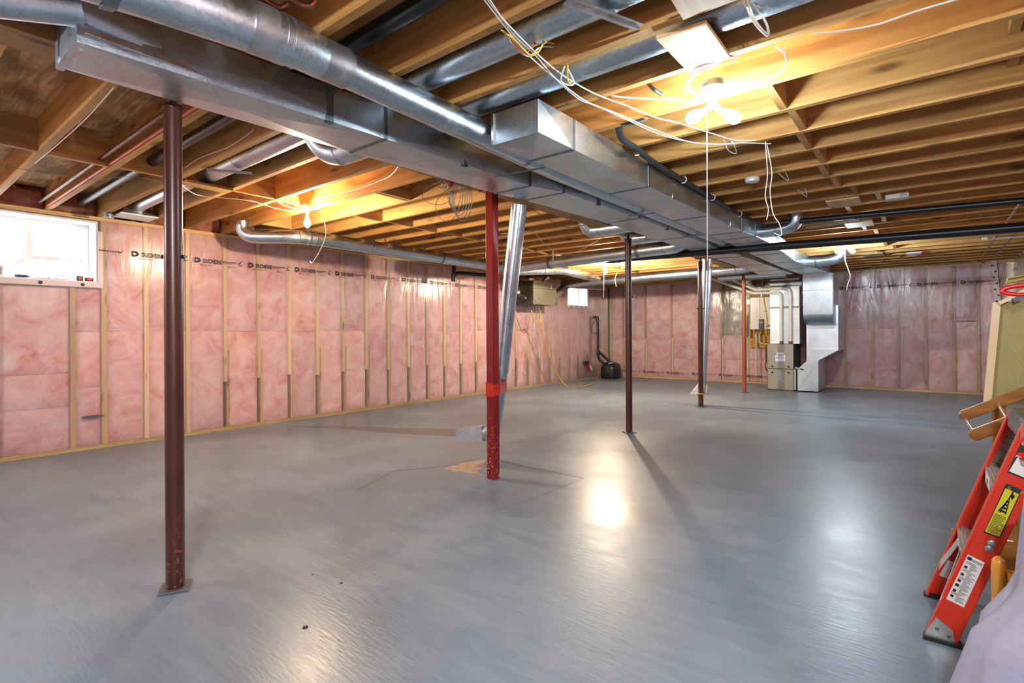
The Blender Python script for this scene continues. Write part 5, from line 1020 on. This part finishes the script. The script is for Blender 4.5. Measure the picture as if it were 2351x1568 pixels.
rail_text('CAUTION', .0105, 'labelyellow', Bq, .10, .045, s2); rail_text('PRECAUCION', .0055, 'labelyellow', Bq, .16, .072, s2)
Cq = [(2351, 1000), (2389, 1016), (2354, 1101), (2312, 1084)]
s3 = sticker(Cq, 'labelblack', .003); C2 = [(2336, 1050), (2376, 1066), (2352, 1098), (2317, 1083)]; s4 = MB().add([pY(x, y, YN)+V((0, -.004, 0)) for x, y in ((2338, 1046), (2378, 1062), (2356, 1098), (2316, 1081))], [(0, 1, 2, 3)]).build('white_field', 'label', s3)
def oval(cx_, cy_, mat):
    return MB().add([pY(cx_+20*math.cos(k*.4)*.93-6*math.sin(k*.4), cy_+8*math.sin(k*.4)+20*math.cos(k*.4)*.38, YN)+V((0, -.0042, 0)) for k in range(16)], [tuple(range(16))]).build('red_oval', mat, s3)
oval(2353, 1049, 'redplastic'); oval(2362, 1020, 'redplastic')
rail_text('PELIGRO', .012, 'label', Cq, .02, .57, s3); rail_text('DANGER', .012, 'label', Cq, .06, .22, s3)
m = MB()
for k in range(9): a, b = (2338+k*.6, 1049+k*2.2), (2368-k*.5, 1060+k*2.2); m.add([pY(a[0], a[1], YN)+V((0, -.0045, 0)), pY(b[0], b[1], YN)+V((0, -.0045, 0)), pY(b[0], b[1]+1.1, YN)+V((0, -.0045, 0)), pY(a[0], a[1]+1.1, YN)+V((0, -.0045, 0))], [(0, 1, 2, 3)])
o = m.build('printed_lines', 'ink', s3); o['kind'] = 'stuff'
for x, y in ((2276, 1247), (2270, 1259)): p = pY(x, y, YN); MB().lathe(p, [(.013, -.002), (.012, -.006), (.006, -.009)], 14, 'Y').build('rivet', 'grey', t, True)
# inner sticker on the far rail
m = MB(); Dq = [(2322, 985), (2342, 996), (2300, 1085), (2268, 1072)]; s5 = MB().add([pY(x, y, YF)+V((0, -.0035, 0)) for x, y in ((2326, 975), (2352, 986), (2300, 1086), (2270, 1073))], [(0, 1, 2, 3)]).build('sticker', 'labelsilver', t)
for k, (x0, y0) in enumerate(((2277, 1058), (2291, 1029), (2300, 1013), (2309, 1000), (2318, 992))): m.add([pY(x0, y0, YF)+V((0, -.0042, 0)), pY(x0+20, y0+8, YF)+V((0, -.0042, 0)), pY(x0+20, y0+9.5, YF)+V((0, -.0042, 0)), pY(x0, y0+1.5, YF)+V((0, -.0042, 0))], [(0, 1, 2, 3)])
o = m.build('printed_lines', 'inkblack', s5); o['kind'] = 'stuff'
E2 = [(2165, 1305), (2180, 1290), (2178, 1330), (2160, 1322)]; MB().add([pY(x, y, YF)+V((0, -.004, 0)) for x, y in ((2176, 1285), (2190, 1290), (2174, 1328), (2156, 1320))], [(0, 1, 2, 3)]).build('sticker', 'label', t)

# wooden chair frame behind the ladder
t = thing('wooden_chair', 'varnished brown wooden chair with dowelled arm boards behind the ladder', 'chair', (.35, 3.4, 0))
def armboard(a, b, y, hw, th, tail):
    a, b = pY(*a, y), pY(*b, y); d_ = (b-a).normalized(); up = V((0, 1, 0)).cross(d_)*-1; up = V((-d_.z, 0, d_.x)); P = []
    for k in range(9): an = math.pi/2+math.pi*k/8; P.append(a+d_*(hw*math.cos(an)+hw)+up*(hw*math.sin(an)))
    e = b+d_*tail; P += [e-up*hw, e+up*hw]
    return MB().prism([p-V((0, th/2, 0)) for p in P], (0, th, 0)).build('arm_board', 'varnish', t, bevel=.004), a, d_
_, a1, d1 = armboard((2203, 958), (2351, 902), 3.55, .026, .022, .35); _, a2, d2_ = armboard((2226, 1003), (2351, 957), 3.20, .026, .022, .35)
for k, (p, q) in enumerate((((2217, 962), (2236, 990)), ((2292, 928), (2313, 962)))): MB().tube([pY(*p, 3.54), pY(*q, 3.21)], .009, 14).build('dowel', 'varnish', t, True)
for y in (3.20, 3.55):
    x = pY(2297, 960, 3.55).x; MB().box((x-.03, y+.012, .0), (x+.03, y+.034, .80 if y > 3.3 else .73)).build('leg', 'varnish', t, bevel=.004); MB().box((x+.36, y+.012, .0), (x+.42, y+.034, .86)).build('leg', 'varnish', t, bevel=.004)
MB().box((.20, 3.19, .40), (.72, 3.58, .425)).build('seat', 'varnish', t, bevel=.006)
q = pY(2192, 1192, 3.45); MB().box((q.x-.02, 3.21, q.z-.012), (.30, 3.24, q.z+.016)).build('stretcher', 'varnish', t, bevel=.008)
# khaki panel standing on the chair, strip and red hanger on top
P0, P1 = pY(2274, 922, 3.62), pY(2296, 694, 3.62)
pn = MB().prism([P0, P0+V((.65, 0, .10)), P1+V((.62, 0, .03)), P1], (0, .03, 0)).build('khaki_panel', 'khaki'); tag(pn, 'tall khaki board with cream edge standing on the wooden chair', 'board')
MB().bar(P0+V((-.012, .006, 0)), P1+V((-.012, .006, 0)), .03, .035, (0, 1, 0)).build('edge_band', 'edge', pn)
MB().box((P1.x+.14, 3.600, P1.z-.20), (P1.x+.5, 3.6185, P1.z-.06)).build('clear_tape', 'wrap', pn)
a, b = pY(2293, 697, 3.60), pY(2351, 668, 3.60); dd = (b-a).normalized()
o = MB().bar(a, b+dd*.5, .05, .018).build('wood_strip', 'edge'); tag(o, 'pale wooden strip slanting across the top of the khaki board', 'strip'); MB().bar(a+dd*.06+V((0, 0, -.022)), b+dd*.5+V((0, 0, -.022)), .05, .022).build('black_underside', 'black', o)
a = pY(2300, 668, 3.58); m = MB(); loop = []
P = [pY(x, y, 3.58) for x, y in ((2298, 668), (2308, 662), (2330, 657), (2351, 655), (2400, 652), (2430, 655), (2420, 668), (2360, 675), (2330, 676), (2310, 673), (2298, 668))]
m.tube(smooth_path(P, 4), .011, 12); o = m.build('red_hanger', 'redplastic', None, True); tag(o, 'glossy red plastic loop handle lying above the slanting strip', 'handle')
o = MB().prism([pY(2312, 650, 3.66), pY(2430, 628, 3.66), pY(2430, 616, 3.66), pY(2314, 637, 3.66)], (0, .07, 0)).build('olive_board', 'olive'); tag(o, 'olive coloured board end at the right edge above the red handle', 'board'); MB().bar(pY(2315, 641, 3.655), pY(2430, 620, 3.655), .004, .004).build('board_groove', 'ink', o)
# sheet-covered chair at the lower right
t = thing('covered_chair', 'honey wooden chair leg poking out beside the lilac sheet', 'chair', (.30, 2.28, 0))
lp = pY(2293, 1400, 2.34); m = MB(); m.tube([(lp.x+.004, 2.34, 0), (lp.x+.002, 2.34, .2), (lp.x, 2.34, .37), (lp.x, 2.34, .395), (lp.x-.004, 2.34, .405)], [.020, .020, .019, .017, .008], 10); m.build('leg', 'honey', t, True)
MB().box((lp.x+.02, 2.20, .34), (lp.x+.5, 2.36, .365)).build('seat_rail', 'honey', t, bevel=.005); MB().tube([(lp.x+.48, 2.2, 0), (lp.x+.48, 2.2, .36)], .02, 10).build('leg', 'honey', t, True)
def drape(u, v):
    a = 2*math.pi*u; pr = [(0, .68), (.14, .70), (.245, .665), (.262, .45), (.28, .40), (.34, .30), (.37, .12), (.39, .004)]
    f = v*(len(pr)-1); i = min(int(f), len(pr)-2); k = f-i; k = k*k*(3-2*k) if False else k
    R = pr[i][0]*(1-k)+pr[i+1][0]*k; z = pr[i][1]*(1-k)+pr[i+1][1]*k
    w = min(1, max(0, (v-.25)*1.6)); R *= 1+w*(.085*math.sin(a*9+3*v)+.05*math.sin(a*17+1+2*v)+.05*math.sin(a*4)); z += .012*math.sin(a*5)*(1-v)
    return V((.452+R*math.cos(a), 2.03+R*.85*math.sin(a), max(.004, z)))
o = MB().grid(drape, 96, 28).build('draped_sheet', 'cloth', None, True); tag(o, 'lilac-grey cotton sheet draped in folds at the lower right corner', 'sheet')

# ================================================================== TOOLS ON THE WINDOW SILL, FLOOR BITS
zs = 1.675+.018; xs = A_-.03
def S(x, y=0): return pX(x, 632, xs).y
t = thing('putty_knife', 'putty knife with slate blue handle lying on the large window sill', 'tool', (xs, S(45), zs)); MB().tube([(xs, S(33), zs+.016), (xs, S(40), zs+.016), (xs, S(60), zs+.016), (xs, S(65), zs+.016)], [.009, .013, .015, .009], 12).build('handle', 'tool', t, True); MB().box((xs-.015, S(18), zs+.010), (xs+.015, S(34), zs+.014)).build('blade', 'toolsteel', t); MB().tube([(xs, S(65), zs+.014), (xs, S(70), zs+.014)], .004, 8).build('tip', 'toolsteel', t, True)
t = thing('screwdriver', 'thin steel screwdriver lying mid sill of the large window', 'tool', (xs, S(98), zs)); MB().tube([(xs, S(84), zs+.006), (xs, S(112), zs+.006)], .003, 8).build('shaft', 'toolsteel', t, True); MB().tube([(xs, S(110), zs+.006), (xs, S(114), zs+.006)], .006, 8).build('tip', 'copper', t, True)
t = thing('safety_glasses', 'clear safety glasses folded on the large window sill', 'glasses', (xs, S(145), zs))
for s_ in (0, 1): MB().lathe((xs-.02+.02*s_, S(138+12*s_), zs+.026), [(.022, -.003), (.026, 0), (.022, .003)], 16, 'X').build('lens', 'wrap', t, True)
MB().tube(smooth_path([(xs, S(118), zs+.006), (xs, S(130), zs+.012), (xs, S(136), zs+.03)], 3), .003, 6).build('arm', plain('clear_grey_plastic', (.4, .42, .45), .2), t, True); MB().tube(smooth_path([(xs+.01, S(122), zs+.004), (xs+.01, S(150), zs+.005), (xs, S(158), zs+.02)], 3), .003, 6).build('arm', 'grey', t, True)
for k, (x0, x1, lab) in enumerate(((175, 190, 'square black tape measure with orange centre on the sill'), (194, 214, 'low black and red tape measure at the end of the sill'))):
    t = thing('tape_measure', lab, 'tape measure', (xs, S((x0+x1)/2), zs), 'tape measures on the sill'); h_ = .048 if k == 0 else .036
    MB().box((xs-.02, S(x0), zs), (xs+.02, S(x1), zs+h_)).build('case', 'black', t, bevel=.008)
    MB().box((xs+.0205, S(x0+4), zs+h_*.3), (xs+.023, S(x1-4), zs+h_*.85)).build('face', 'orange', t, bevel=.004)
    MB().box((xs+.005, S(x0-3), zs+.001), (xs+.018, S(x0+1), zs+.006)).build('tape_hook', 'toolsteel', t)
t = thing('paper_box', 'small white printed carton at the left end of the large window sill', 'box', (xs, S(2), zs)); MB().box((xs-.05, S(-12), zs), (xs, S(8), zs+.10)).build('carton', 'label', t, bevel=.002); MB().box((xs+.0005, S(-10), zs+.02), (xs+.0015, S(4), zs+.085)).build('printed_panel', 'labelgrey', t)
for i, (x, y, r_, lab) in enumerate(((701, 1441, .012, 'black chip on the floor nearest the camera'), (783, 1339, .008, 'black chip on the floor furthest right of the few crumbs'), (718, 1319, .005, 'tiny black crumb on the floor left of the larger chip'), (659, 1225, .004, 'tiny black crumb on the floor furthest back'))):
    p = pZ(x, y, 0); m = MB().lathe((p.x, p.y, 0), [(r_, 0), (r_*.8, r_*.35), (r_*.3, r_*.5)], 7); tag(m.build('floor_chip', 'black'), lab, 'chip', 'dark chips on the floor')
